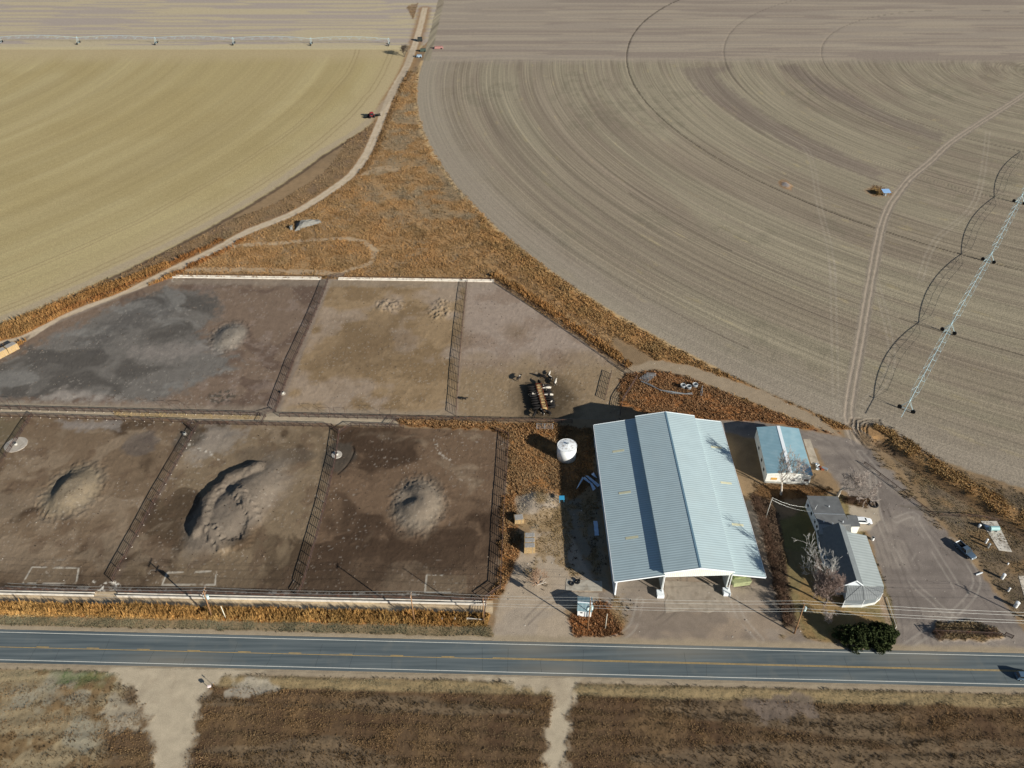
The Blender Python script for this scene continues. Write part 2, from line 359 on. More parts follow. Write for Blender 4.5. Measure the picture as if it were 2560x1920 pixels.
oc = mask(sdpoly(PL((0, 843), (420, 682), (433, 692), (0, 893), (-40, 900), (-40, 860))), 1, .6)*(dr > 2.3); put(oc, (160, 112, 66)); weeds(oc, 6, 1.3, (172, 122, 70))
oc = mask(sdpoly(PL((0, 812), (120, 770), (300, 700), (420, 655), (425, 668), (300, 718), (120, 790), (0, 852))), 1, .8)*(dr > 2.3); put(oc, (158, 112, 68)); weeds(oc, 6, 1.2, (166, 118, 68))
# loop track and other light strips in the triangle
for pts, w, cc, am in (([(560, 618), (640, 611), (760, 604), (850, 597), (905, 604), (935, 626), (928, 655), (885, 672), (840, 690)], 1.3, (176, 156, 128), .8),
                       ([(436, 676), (560, 674), (700, 678), (800, 682), (850, 690)], 1.6, (168, 146, 118), .8),
                       ([(930, 450), (1000, 520), (1100, 600), (1250, 680), (1400, 760), (1500, 830), (1545, 900)], 1.6, (170, 136, 94), .5),
                       ([(915, 435), (960, 420), (990, 425)], 2.2, (166, 146, 118), .7)):
    dd, _ = sdline(smooth_line(PL(*pts))); k = 1-sstep(w*.7, w*1.5, dd+(nB-.5)*1.4); put(k, cc, am); wd *= 1-k*am
dd, _ = sdline(smooth_line(PL((1250, 668), (1350, 735), (1450, 800), (1530, 870)))); k = 1-sstep(.5, 1.4, dd); put(k, (84, 62, 46), .6)
# ---- weeds along the right field, outside its edge
ed = sstep(R2+.3, R2+1.5, r2)*(1-sstep(R2+9, R2+13, r2+(nA-.5)*8))*(X > P(1200, 560)[0])*(Y > P(0, 1075)[1])
put(ed, (156, 116, 72), .8); weeds(ed, 4, .7, (176, 132, 82))
fd_, fsg = sdline(PL((1238, 700), (1340, 766), (1450, 842), (1548, 912))); fb2 = (1-sstep(3, 4.5, fd_+(nB-.5)*2))*(fsg > 0)*sstep(.3, .8, fd_); weeds(fb2, 6, 1.2, (170, 120, 70))
put((1-sstep(.3, 1.6, np.abs(r2-R2-.8+(nB-.5)*1.2)))*(X < 70)*(Y < yh2), (196, 168, 124), .7)
# ---- the pens
penU = PL((433, 693), (1234, 703), (1330, 768), (1440, 840), (1545, 915), (1592, 950), (1552, 1012), (1548, 1049), (900, 1036), (0, 1008), (-80, 1006), (-80, 925), (0, 895), (150, 800), (300, 740))
penL = PL((-80, 1036), (0, 1040), (470, 1057), (500, 1050), (900, 1068), (1240, 1077), (1272, 1100), (1262, 1250), (1243, 1470), (1212, 1498), (0, 1474), (-80, 1472))
mU, mL = mask(sdpoly(penU), .8, .4), mask(sdpoly(penL), .8, .3)
mp = np.maximum(mU, mL); wd *= 1-mp; rows *= 1-mp; reg[mp > .5] = 4
put(mU, (132, 118, 104)); put(mL, (112, 98, 86)); bmp = bmp*(1-mp)+.09*mp
def blob(pts, c, amt, w=8, j=5, m=None):
    k = mask(sdpoly(PL(*pts)), w, j)
    put(k*(mp if m is None else m), c, amt); return k
# upper left pen: brown with a big grey manure lake
uA = blob([(433, 690), (815, 700), (690, 1030), (-80, 1008), (-80, 900)], (118, 101, 86), 1, 1.5, .3)
g = blob([(300, 760), (420, 722), (500, 728), (545, 752), (545, 790), (500, 830), (540, 870), (590, 890), (575, 925), (500, 950), (400, 1000), (250, 1005), (0, 1000), (-80, 985), (-80, 930), (60, 880)], (108, 104, 98), .95, 6, 5)
wx, wy = (fbm(X/20, Y/20, 520, 3)-.5)*40, (fbm(X/20, Y/20, 530, 3)-.5)*24
put(uA*g*sstep(.46, .62, fbm((X+wx)/28, (Y+wy)/13, 150, 4)), (76, 72, 67), .75); put(uA*g*sstep(.52, .66, fbm((X-wx)/18+5, (Y+wy)/7, 160, 4)), (124, 121, 115), .7)
blob([(200, 860), (330, 770), (430, 745), (430, 790), (300, 830), (250, 880)], (76, 73, 70), .55, 8, 8, uA)
blob([(320, 870), (560, 855), (560, 880), (420, 900), (330, 895)], (134, 126, 118), .6, 6, 5, uA)
blob([(90, 1000), (150, 975), (260, 985), (300, 1005)], (152, 143, 133), .8, 5, 3, uA)
put(uA*(1-g)*sstep(.46, .6, fbm((X+wy)/12, (Y+wx)/10, 155, 4)), (92, 76, 66), .7); put(uA*(1-g)*sstep(.6, .7, nE), (136, 121, 110), .4)
# middle and right upper pens
uB = blob([(830, 703), (1166, 703), (1140, 1043), (700, 1030)], (143, 122, 94), 1, 1.5, .4)
put(uB*sstep(.45, .6, nA), (120, 100, 74), .7); put(uB*sstep(.5, .65, fbm(X/14, Y/14, 170, 4)), (156, 141, 126), .6)
blob([(860, 800), (1000, 780), (1020, 900), (850, 960), (760, 920)], (112, 94, 72), .45, 14, 8, uB)
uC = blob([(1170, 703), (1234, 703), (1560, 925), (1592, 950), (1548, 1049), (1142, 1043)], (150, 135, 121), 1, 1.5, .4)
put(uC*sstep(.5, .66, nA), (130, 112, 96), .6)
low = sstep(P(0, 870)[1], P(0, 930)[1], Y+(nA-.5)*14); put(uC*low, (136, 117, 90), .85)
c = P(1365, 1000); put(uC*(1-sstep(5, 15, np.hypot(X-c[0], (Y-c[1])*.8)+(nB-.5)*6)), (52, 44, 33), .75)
for q in ((1160, 850), (1290, 830), (1400, 900), (1010, 850), (925, 870)):
    c = P(*q); put(mU*(1-sstep(1, 8, np.hypot(X-c[0], Y-c[1])+(nA-.5)*8)), (112, 92, 68), .5)
# lower pens
lA = blob([(-80, 1030), (78, 1035), (0, 1165), (-80, 1180)], (106, 94, 74), 1, 1, .3, mL)
lB = blob([(80, 1035), (490, 1055), (283, 1460), (-80, 1475), (-80, 1200), (0, 1165)], (114, 97, 78), 1, 1, .3, mL)
lC = blob([(495, 1055), (850, 1065), (760, 1475), (290, 1465)], (122, 106, 85), 1, 1, .3, mL)
lD = blob([(855, 1065), (1272, 1075), (1240, 1495), (762, 1475)], (108, 89, 71), 1, 1, .3, mL)
wx, wy = (fbm(X/14, Y/14, 500, 3)-.5)*26, (fbm(X/14, Y/14, 510, 3)-.5)*26; nm = fbm((X+wx)/17, (Y+wy)/13, 180, 5); nn2 = fbm((X-wy)/13+9, (Y+wx)/10, 190, 5)
put(mL*sstep(.5, .66, nm), (64, 51, 39), .8); put(mL*sstep(.52, .66, nn2), (138, 122, 102), .6); put(mL*sstep(.56, .68, nE), (98, 80, 64), .5)
put(lD*sstep(.42, .62, nm), (66, 52, 41), .6)
put((lB+lD*.8+lC*.4)*sstep(P(0, 1375)[1], P(0, 1440)[1]*.999, -Y+2*P(0, 1405)[1])*0, (60, 50, 46), .6)
lowb = 1-sstep(P(0, 1470)[1], P(0, 1370)[1], Y+(nA-.5)*8); put(mL*lowb, (80, 67, 54), .5)
blob([(150, 1050), (300, 1055), (290, 1075), (150, 1072)], (140, 134, 128), .6, 3, 3, lB)
blob([(520, 1065), (640, 1070), (560, 1130), (480, 1160), (460, 1130)], (144, 136, 126), .55, 4, 4, lC)
for q, rx, ry, c, am in (((845, 1142), 5.6, 7, (76, 70, 62), .8), ((470, 1095), 5, 6, (80, 74, 66), .6), ((640, 1140), 7, 4.5, (96, 84, 70), .6), ((730, 1140), 8, 4, (98, 88, 76), .5), ((350, 1110), 6, 6, (90, 84, 80), .6)):
    cc = P(*q); put(mL*(1-sstep(.75, 1.05, np.hypot((X-cc[0])/rx, (Y-cc[1])/ry)+(nB-.5)*.5)), c, am)
# mounds of manure and dirt (real relief)
def mound(q, rx, ry, h, rot=0, c=(128, 118, 104), rough=.0, rim=None):
    global hgt, col, bmp
    cc = P(*q); ca, sa = math.cos(rot), math.sin(rot); dx, dy = X-cc[0], Y-cc[1]
    u, v = (dx*ca+dy*sa)/rx, (-dx*sa+dy*ca)/ry; d = np.hypot(u, v)+(nE-.5)*.1
    k = 1-sstep(0.25, 1.0, d); hgt += h*k*(1+rough*.5*(nB-.5)*2)
    put(1-sstep(.7, 1.15, d+(nB-.5)*.25), c, .8); put((1-sstep(.7, 1.0, d))*sstep(.5, .7, nD), (112, 104, 92), .3)
    if rim: ring = (1-sstep(.1, .32, np.abs(d-.95))); put(ring*sstep(.45, .65, nB), rim, .4); hgt += ring*.25*np.clip(nD*2-.7, 0, 1)
    return d
mound((180, 1228), 8.2, 10.5, 1.9, 0, (130, 118, 98), .1, (96, 90, 80)); hgt -= .7*np.exp(-((X-P(140, 1225)[0])**2/3+(Y-P(140, 1215)[1])**2/30))
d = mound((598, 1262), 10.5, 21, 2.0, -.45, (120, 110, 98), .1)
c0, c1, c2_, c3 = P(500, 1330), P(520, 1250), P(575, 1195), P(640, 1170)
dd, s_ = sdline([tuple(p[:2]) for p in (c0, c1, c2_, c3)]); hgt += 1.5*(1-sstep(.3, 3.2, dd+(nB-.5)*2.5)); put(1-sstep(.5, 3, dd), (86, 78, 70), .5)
dd, s_ = sdline(PL((530, 1335), (560, 1370), (610, 1355), (640, 1300), (600, 1240))); hgt += .8*(1-sstep(.3, 2.6, dd+(nD-.5)*2.5))
mound((1045, 1262), 7.6, 10.5, 1.8, 0, (126, 116, 102), .1, (94, 88, 78)); hgt -= 1.3*np.exp(-((X-P(1022, 1250)[0])**2+(Y-P(1022, 1250)[1])**2)/4.5)
mound((572, 843), 6.5, 9, 1.3, 0, (126, 120, 110), .1, (84, 80, 74))
for q, rx, ry in (((975, 765), 6, 5), ((1100, 775), 5, 8)):
    cc = P(*q); k = 1-sstep(.6, 1.1, np.hypot((X-cc[0])/rx, (Y-cc[1])/ry)+(nB-.5)*.6); hgt += k*.45*np.clip(nD*2.4-.8, 0, 1); put(k*sstep(.5, .6, nD), (156, 138, 112), .6)
cc = P(555, 995); put(uA*(1-sstep(.6, 1, np.hypot((X-cc[0])/5, (Y-cc[1])/5)+(nB-.5)))*sstep(.45, .55, nD), (70, 66, 58), .8)
# pale manure-scraped pads in front of the bunks, chalky outlines
for pts in ([(57, 1458), (80, 1418), (197, 1420), (190, 1460)], [(418, 1432), (540, 1428), (538, 1462), (405, 1462)], [(1062, 1480), (1067, 1437), (1165, 1440), (1166, 1482)], [(430, 704), (432, 694), (460, 702), (436, 703)]):
    s_ = sdpoly(PL(*pts)); put(mask(s_, .6, .3), (112, 98, 80), .6); put((1-sstep(.08, .3, np.abs(s_)))*sstep(.42, .55, nB), (196, 190, 176), .7)
for pts, am in (([(0, 1470), (250, 1473), (700, 1484), (1060, 1487)], .5), ([(230, 1455), (250, 1472), (275, 1450), (300, 1466)], 1), ([(470, 1110), (520, 1130), (560, 1160)], .5), ([(1086, 1095), (1095, 1130), (1125, 1152)], .5), ([(470, 1095), (500, 1080), (535, 1065)], .0)):
    dd, _ = sdline(PL(*pts)); put((1-sstep(.1, .7, dd+(nB-.5)*1.2))*sstep(.5, .62, nD), (210, 204, 190), am)
dd, _ = sdline(smooth_line(PL((845, 1185), (870, 1160), (885, 1130), (882, 1115)))); put(1-sstep(.1, .35, dd), (30, 27, 24), .8); hgt -= .15*(1-sstep(.1, .4, dd))
# pale dusty trodden fringe along pen fences, speckles of stone and chalk
put(mp*sstep(.86, .9, Noise(33)(X*2.2, Y*2.2))*sstep(.35, .6, nA), (170, 162, 150), .35)
for pts in ([(433, 703), (1234, 712)], [(0, 1012), (650, 1030), (1140, 1043)]):
    dd, _ = sdline(PL(*pts)); put((1-sstep(1, 4, dd+(nB-.5)*3))*mU, (148, 136, 120), .5)
# ---- lane between the upper and lower pens
ln = mask(sdpoly(PL((-80, 1010), (0, 1022), (280, 1032), (640, 1040), (900, 1047), (990, 1052), (1000, 1064), (850, 1060), (470, 1050), (0, 1036), (-80, 1034))), .8, .4)
ln2 = mask(sdpoly(PL((-80, 1004), (1000, 1040), (1000, 1066), (-80, 1034))), .8, .3)
put(ln2, (146, 134, 116)); put(ln, (166, 152, 130)); reg[ln2 > .5] = 6; wd *= 1-ln2
ws = mask(sdpoly(PL((285, 1029), (650, 1039), (650, 1049), (285, 1042))), .5, .5); put(ws, (156, 134, 102), .8); weeds(ws, 3, .35, (190, 160, 110))
# ---- weeds round the water tank and barn
for pts, c, h, dn in (([(990, 1048), (1400, 1062), (1480, 1075), (1478, 1110), (1275, 1100), (1240, 1076), (1000, 1064)], (150, 106, 62), .7, 6),
               ([(1275, 1095), (1490, 1075), (1485, 1200), (1420, 1260), (1290, 1240), (1268, 1300), (1268, 1200)], (154, 112, 68), .6, 6),
               ([(1256, 1240), (1290, 1230), (1300, 1400), (1262, 1480), (1225, 1510), (1210, 1500), (1245, 1465)], (150, 106, 62), .7, 5),
               ([(1550, 955), (1570, 935), (1640, 925), (1720, 945), (1900, 1020), (2040, 1075), (2100, 1082), (2100, 1090), (1960, 1062), (1820, 1050), (1660, 1045), (1548, 1012)], (152, 104, 62), .65, 7),
               ([(1410, 1560), (1440, 1535), (1490, 1500), (1530, 1510), (1560, 1560), (1555, 1585), (1500, 1590), (1440, 1598), (1425, 1592)], (142, 92, 52), .7, 7),
               ([(1290, 1240), (1420, 1240), (1415, 1330), (1340, 1330), (1290, 1300)], (160, 138, 108), .4, 2.2)):
    k = mask(sdpoly(PL(*pts)), 1.2, 1.4); put(k, c); put(k*sstep(.5, .62, nE), (104, 74, 50), .5); weeds(k, dn, h, tuple(min(255, v+20) for v in c))
# dirt heap
mound((1345, 1262), 6.5, 6.5, .9, 0, (168, 156, 140), .2)
# ---- yards
def yard(pts, c=(142, 131, 118), w=1.5, j=1.0):
    global wd, rows, bmp
    k = mask(sdpoly(PL(*pts)), w, j); put(k, c); wd *= 1-k; rows *= 1-k; reg[k > .5] = 5; bmp = bmp*(1-k)+.03*k; return k
y1 = yard([(1225, 1600), (1232, 1570), (1250, 1500), (1275, 1440), (1290, 1400), (1330, 1330), (1430, 1330), (1470, 1420), (1500, 1480), (1450, 1500), (1410, 1530), (1440, 1603)], (164, 149, 129))
y2 = yard([(1420, 1250), (1500, 1250), (1520, 1480), (1470, 1420), (1420, 1330)], (128, 118, 102), 2, 2)
y3 = yard([(1560, 1605), (1555, 1590), (1570, 1550), (1490, 1490), (1460, 1470), (1535, 1480), (1560, 1270), (1900, 1250), (1930, 1400), (1955, 1490), (1980, 1560), (2030, 1602), (2200, 1625), (1700, 1618)], (146, 131, 114))
y4 = yard([(1800, 1052), (1900, 1055), (2050, 1082), (2120, 1095), (2190, 1130), (2240, 1190), (2330, 1290), (2400, 1370), (2480, 1470), (2570, 1590), (2640, 1660), (2230, 1620), (2240, 1590), (2232, 1540), (2212, 1480), (2175, 1340), (2130, 1250), (2060, 1160), (2040, 1120), (1800, 1080)], (126, 117, 109))
y5 = yard([(1545, 935), (1580, 915), (1640, 900), (1720, 912), (1900, 975), (2050, 1045), (2110, 1095), (2080, 1085), (1890, 1010), (1720, 945), (1640, 922), (1580, 935)], (150, 134, 112), 1.2, .8)
put(yard([(1480, 1065), (1490, 1250), (1540, 1260), (1500, 1064)], (110, 98, 80), 1.5, 1)*0, (0, 0, 0))
put((y3+y4)*sstep(.48, .62, fbm(X/12, Y/7, 200, 4)), (110, 102, 95), .5); put((y3+y4+y1)*sstep(.5, .64, fbm(X/9+4, Y/6, 210, 4)), (150, 140, 128), .4)
# tyre tracks curling through the yards
for i, pts in enumerate([[(2130, 1120), (2200, 1230), (2240, 1400), (2300, 1550), (2330, 1640)], [(2150, 1130), (2260, 1260), (2350, 1400), (2400, 1500), (2360, 1600)], [(2140, 1200), (2190, 1330), (2230, 1460), (2250, 1600)], [(2240, 1300), (2290, 1290), (2280, 1380), (2250, 1420)], [(2170, 1160), (2330, 1330), (2430, 1450), (2560, 1630)],
                         [(2260, 1620), (2350, 1560), (2420, 1500), (2440, 1440), (2380, 1350)], [(1560, 1600), (1640, 1560), (1700, 1500), (1710, 1440)], [(1450, 1600), (1520, 1602), (1580, 1570), (1600, 1500)], [(1280, 1595), (1330, 1540), (1380, 1500), (1450, 1480)], [(1900, 1600), (1850, 1540), (1830, 1480)], [(2000, 1080), (2090, 1120), (2190, 1240), (2290, 1420)],
                         [(2180, 1180), (2200, 1300), (2270, 1440), (2330, 1500), (2400, 1560), (2520, 1640)]]):
    dd, _ = sdline(smooth_line(PL(*pts))); k = (1-sstep(.12, .4, np.abs(dd-.85+(nE-.5)*.3)))*sstep(.3, .5, fbm(X/6, Y/6, 230+i, 2)); put(k, (168, 160, 148) if i % 2 else (96, 88, 82), .38)
c = P(2140, 1120)
for rr in (5, 6.5, 8.2, 10, 11.6): # churned wheel ruts at the field gate
    q = P(2178, 1085); dd = np.abs(np.hypot(X-q[0]-3, Y-q[1]-1)-rr*.75+(nE-.5)*2.4+(nB-.5)*.8); k = (1-sstep(.2, .55, dd))*(X > q[0]-6)*(Y < q[1]+6+rr*.1)*(X < q[0]+5); put(k, (88, 76, 64), .7); hgt -= .22*k
for pts, dn in (([(1285, 1300), (1330, 1235), (1485, 1240), (1505, 1475), (1440, 1450), (1330, 1455), (1290, 1400)], 3.2), ([(1560, 1580), (1470, 1470), (1500, 1478), (1540, 1482), (1560, 1500)], 2.0), ([(1905, 1240), (1925, 1240), (1990, 1590), (1965, 1590)], 1.0), ([(2190, 1130), (2260, 1210), (2350, 1320), (2335, 1320), (2240, 1215)], 2.5)):
    k = mask(sdpoly(PL(*pts)), 3, 3)*sstep(.44, .56, fbm(X/4.5, Y/4.5, 600, 4)); put(k, (146, 124, 92), .7); weeds(k, dn, .35, (158, 128, 86))
# concrete slabs and pads in the yards
def pad(name, pts, c, label, h=.07, grp=None):
    m = mat('concrete_'+str(c[0]), c, .9, .14, .8, dirt=((120, 108, 92), .5, .7))
    o = MB().prism(PL(*pts), -.2, h).build(name, m); return tag(o, label, 'slab', grp)
# ---- house lawn and hedge bed
lw = mask(sdpoly(PL((1950, 1300), (1985, 1290), (2030, 1240), (2110, 1240), (2175, 1262), (2150, 1290), (2160, 1330), (2215, 1470), (2240, 1560), (2228, 1598), (2180, 1618), (2060, 1606), (2010, 1590), (1978, 1520), (1965, 1420))), 1.2, .8)
put(lw, (128, 114, 80)); put(lw*sstep(.45, .6, nA), (112, 108, 66), .7); put(lw*sstep(.55, .7, nE), (150, 118, 78), .5); reg[lw > .5] = 7; wd = wd*(1-lw); weeds(lw, 3, .16, (140, 120, 74)); bmp = bmp*(1-lw)+.04*lw
k = blob([(2160, 1330), (2200, 1440), (2232, 1560), (2222, 1590), (2195, 1500), (2160, 1400)], (158, 136, 116), .8, 1, .8, lw)
k = yard([(2118, 1262), (2195, 1255), (2200, 1300), (2175, 1325), (2140, 1330)], (166, 154, 136), .8, .4)
hb = mask(sdpoly(PL((1875, 1240), (1915, 1235), (1945, 1290), (1960, 1380), (1990, 1570), (1960, 1570), (1925, 1420), (1905, 1320))), 1.5, 1); put(hb, (88, 72, 58)); weeds(hb, 5, .6, (116, 90, 68)); reg[hb > .5] = 0
hb = mask(sdpoly(PL((1890, 1210), (2020, 1215), (2075, 1225), (2050, 1245), (1960, 1250), (1890, 1245))), 1.5, 1.2); put(hb, (110, 84, 56)); weeds(hb, 4, .4, (140, 102, 64))
k = mask(sdpoly(PL((2105, 1245), (2170, 1245), (2190, 1262), (2160, 1268), (2110, 1262))), 1, 1); put(k, (104, 84, 62)); weeds(k, 6, .5, (134, 104, 72)); reg[k > .5] = 0
# rubbish ground beyond the yard on the right, ditch and its weeds
rg = mask(sdpoly(PL((2200, 1120), (2260, 1180), (2330, 1270), (2400, 1350), (2470, 1440), (2560, 1560), (2640, 1640), (2680, 1300), (2560, 1235), (2400, 1180), (2260, 1115))), 1.5, 1.5)
put(rg, (118, 102, 82)); put(rg*sstep(.5, .62, nE), (86, 76, 64), .7); put(rg*sstep(.55, .66, nA), (140, 112, 76), .6); weeds(rg, 3.0, .3, (142, 118, 84)); reg[rg > .5] = 0
dd, sg = sdline(smooth_line(PL((2200, 1105), (2260, 1145), (2320, 1185), (2400, 1235), (2500, 1300), (2600, 1365), (2700, 1430))))
hgt -= 1.3*(1-sstep(.4, 3.2, dd)); put(1-sstep(1, 3.4, dd), (92, 72, 52), .5)
wz = (1-sstep(6.5, 9, dd+(nB-.5)*3))*(sg > 0)*sstep(1.0, 2.2, dd); put(wz, (146, 114, 76), .9); weeds(wz*sstep(.36, .5, nE), 4, .8, (172, 134, 86))
k = (1-sstep(1, 3.5, dd))*(1-wz); weeds(k, 2.5, .4, (110, 88, 62))
pp = mask(sdpoly(PL((2252, 1265), (2310, 1262), (2420, 1290), (2475, 1330), (2430, 1330), (2330, 1290))), 1, 1); put(pp, (100, 92, 80), .6)
isl = mask(sdpoly(PL((2330, 1580), (2345, 1562), (2420, 1556), (2490, 1572), (2508, 1592), (2470, 1602), (2350, 1600))), 1, .8); put(isl, (138, 114, 80)); weeds(isl, 8, .55, (160, 134, 98)); hgt += .3*isl; reg[isl > .5] = 0
# ---- roadside, highway corridor
def roadpt(t, off):   # t along the highway (m), off to the left of travel (+ = north)
    c0 = P(0, 1615.5); c1 = P(2560, 1677); d = (c1-c0).normalized(); n = Vector((-d.y, d.x, 0)); p = P(1280, 1646.5)+d*t+n*off; return (p.x, p.y)
c0 = P(0, 1615.5); c1 = P(2560, 1677); hd = (c1-c0).normalized(); hn = Vector((-hd.y, hd.x, 0)); hp = P(1280, 1646.5)
off = (X-hp.x)*hn.x+(Y-hp.y)*hn.y; along = (X-hp.x)*hd.x+(Y-hp.y)*hd.y
sh = (1-sstep(5.4, 7.0, np.abs(off)+(nB-.5)*1.2)); put(sh, (154, 140, 118)); wd *= 1-sh; reg[sh > .5] = 8
ngr = sstep(5.4, 6.0, off+(nB-.5)*.8)*(1-sstep(8.2, 8.8, off))*(X < P(1235, 1570)[0]+(nE-.5)*4); put(ngr, (138, 120, 92)); put(ngr*sstep(.5, .6, nB), (112, 100, 76), .6); weeds(ngr, 9, .28, (148, 132, 98)); reg[ngr > .5] = 0
nwd = sstep(8.0, 8.6, off+(nB-.5)*.8)*(1-sstep(11.6, 12.2, off+(nE-.5)*.9))*(X < P(1222, 1560)[0]+(nE-.5)*4); put(nwd, (160, 112, 62)); weeds(nwd, 9, 1.75, (200, 146, 82)); reg[nwd > .5] = 0
lanem = sstep(11.8, 12.3, off+(nE-.5)*.6)*(1-sstep(15.6, 16.2, off))*(X < P(1232, 1530)[0]); put(lanem, (186, 166, 136)); put(lanem*(1-sstep(.15, .45, np.abs(off-14.5+(nA-.5)*.7))), (120, 106, 88), .7); put(lanem*(1-sstep(.1, .3, np.abs(off-13.4+(nA-.5)*.7))), (150, 128, 98), .6); put(lanem*sstep(.5, .6, Noise(44)(X/14, Y/.7)), (204, 184, 150), .6); wd *= 1-lanem; reg[lanem > .5] = 6
# ---- south of the highway: weedy fields with furrows
so = 1-sstep(-6.6, -5.6, off+(nB-.5)*.8)
fl = fbm(along/55, off/30, 240, 4)*16
fur = np.clip(.5+.5*np.cos((off+fl*.6)*2*math.pi/3.4+3*fbm(along/25, off/9, 245, 3))+(nB-.5)*1.6+(nE-.5)*1.1, 0, 1)
put(so, (92, 74, 55)); put(so*sstep(.45, .65, nA), (76, 58, 43), .7); put(so*sstep(.5, .7, nE), (118, 96, 68), .45)
k9 = sstep(.5, .62, fbm(along/30, off/5, 250, 4)); put(so*k9, (118, 104, 84), .5)
weeds(so*(1-.5*k9), 5.5*np.clip(fur*1.1+.25, .35, 1), .36, (150, 116, 78)); hgt += so*fur*.13; bmp = bmp*(1-so)+.1*so
grs = so*(1-sstep(-9.6, -8.8, -0*off+off*-1+0*X-0)*0)*sstep(-9.5, -8.5, off+(nE-.5)*1.2); put(grs, (148, 130, 96), .85); weeds(grs, 5, .22, (160, 140, 102))
lf = so*(1-sstep(P(300, 1700)[0], P(345, 1700)[0], X+(nA-.5)*6)); put(lf, (146, 132, 104), .8); put(lf*sstep(.5, .6, nE), (110, 86, 56), .7); put(lf*sstep(.55, .65, nA), (142, 136, 118), .8); wd *= 1-.45*lf
gr = mask(sdpoly(PL((140, 1680), (200, 1672), (300, 1668), (310, 1680), (270, 1705), (160, 1700))), 4, 4); put(gr*so, (96, 108, 70), .6); weeds(gr*so, 6, .25, (98, 112, 66))
for pts in ([(330, 1660), (290, 1664), (250, 1680), (330, 1715), (380, 1830), (385, 1990), (480, 1990), (480, 1830), (510, 1740), (560, 1690), (640, 1672), (700, 1666)],
            [(1130, 1680), (1190, 1690), (1270, 1712), (1370, 1728), (1368, 1830), (1362, 1990), (1412, 1990), (1418, 1830), (1425, 1760), (1450, 1705), (1500, 1688)]):
    k = mask(sdpoly(PL(*pts)), 2.6, 2.4)*(off < -4.5); put(k, (176, 163, 140)); put(k*sstep(.5, .62, nA), (162, 148, 126), .6); wd *= 1-k; reg[k > .5] = 3; bmp = bmp*(1-k)+.02*k; hgt *= 1-k
for pts, c in (([(620, 1690), (680, 1692), (690, 1725), (640, 1740), (570, 1735)], (164, 156, 140)), ([(1840, 1740), (2030, 1735), (2040, 1790), (1900, 1800)], (112, 100, 90)), ([(280, 1740), (330, 1760), (360, 1830), (280, 1830), (250, 1780)], (158, 148, 128))):
    k = mask(sdpoly(PL(*pts)), 1.5, 2)*so; put(k, c, .8); wd *= 1-k*.7
# the ground under the highway lies a little lower
hgt = np.where(np.abs(off) < 4.6, -.06, hgt)
for nm_, pts in (('barn', [(1500, 1062), (1800, 1055), (1915, 1445), (1540, 1490)]),):
    k = mask(sdpoly(PL(*pts)), 1, .1); wd *= 1-k; hgt *= 1-k
# small scale relief, kept off the tarmac
hgt = hgt+np.where(np.abs(off) < 5.2, 0, ((nD-.5)*1.1*bmp+(nB-.5)*.35*bmp)).astype(np.float32)
hgt += mp*np.where(Noise(77)(X*1.6, Y*1.6) > .8, .05, 0)
Z = hgt.astype(np.float32)
V3 = np.c_[X, Y, Z]
# split the sheet into its grounds
I = np.arange(NV).reshape(NR, NC); Q = np.stack([I[:-1, :-1], I[:-1, 1:], I[1:, 1:], I[1:, :-1]], -1).reshape(-1, 4)
fr = reg[Q[:, 0]]
m_soil = attrmat('soil', n1=(.35, .12), n2=(4.5, .17), bump=.3)
m_stub = attrmat('stubble', n1=(.5, .07), n2=(1.6, .2), bump=.5, rows=(C1[0], C1[1], [(.5, 3, .04), (.12, 1.0, .05)]))
m_plow = attrmat('ploughed_soil', n1=(.5, .08), n2=(1.5, .16), bump=.5, rows=(C2[0], C2[1], [(1.3, 3, .17), (.5, 1.5, .17), (.13, .8, .07)]))
GN = {0: ('ground', m_soil), 1: ('stubble_field', m_stub), 2: ('ploughed_field', m_plow), 3: ('dirt_road', m_soil), 4: ('pen_ground', m_soil), 5: ('yard_ground', m_soil), 6: ('dirt_lane', m_soil), 7: ('lawn', m_soil), 8: ('road_shoulder', m_soil)}
for k, (nm_, mm) in GN.items():
    F = Q[fr == k]
    if len(F) == 0: continue
    used, inv = np.unique(F, return_inverse=True)
    o = bigmesh(nm_, V3[used], inv.reshape(F.shape), [mm], True, col[used], {'rows': rows[used]})
    tag(o, kind='structure')
# open country beyond the detailed sheet, to the horizon
y0, y9, w0, w9 = ys[0], ys[-1], hw[0], hw[-1]; B = 9000
fv = np.array([(-w0, y0, 0), (w0, y0, 0), (w9, y9, 0), (-w9, y9, 0), (-B, -B, 0), (B, -B, 0), (B, B, 0), (-B, B, 0)], float)
ff = np.array([(4, 5, 1, 0), (5, 6, 2, 1), (6, 7, 3, 2), (7, 4, 0, 3)])
o = bigmesh('open_country', fv, ff, [mat('open_country', (150, 136, 108), .95, .25, .01)], False); tag(o, kind='structure')
def gz(x, y):
    j = min(max(int(np.searchsorted(ys, y)), 0), NR-1); i = int(round((x/hw[j]+1)/2*(NC-1))); i = min(max(i, 0), NC-1)
    return float(Z[j*NC+i])
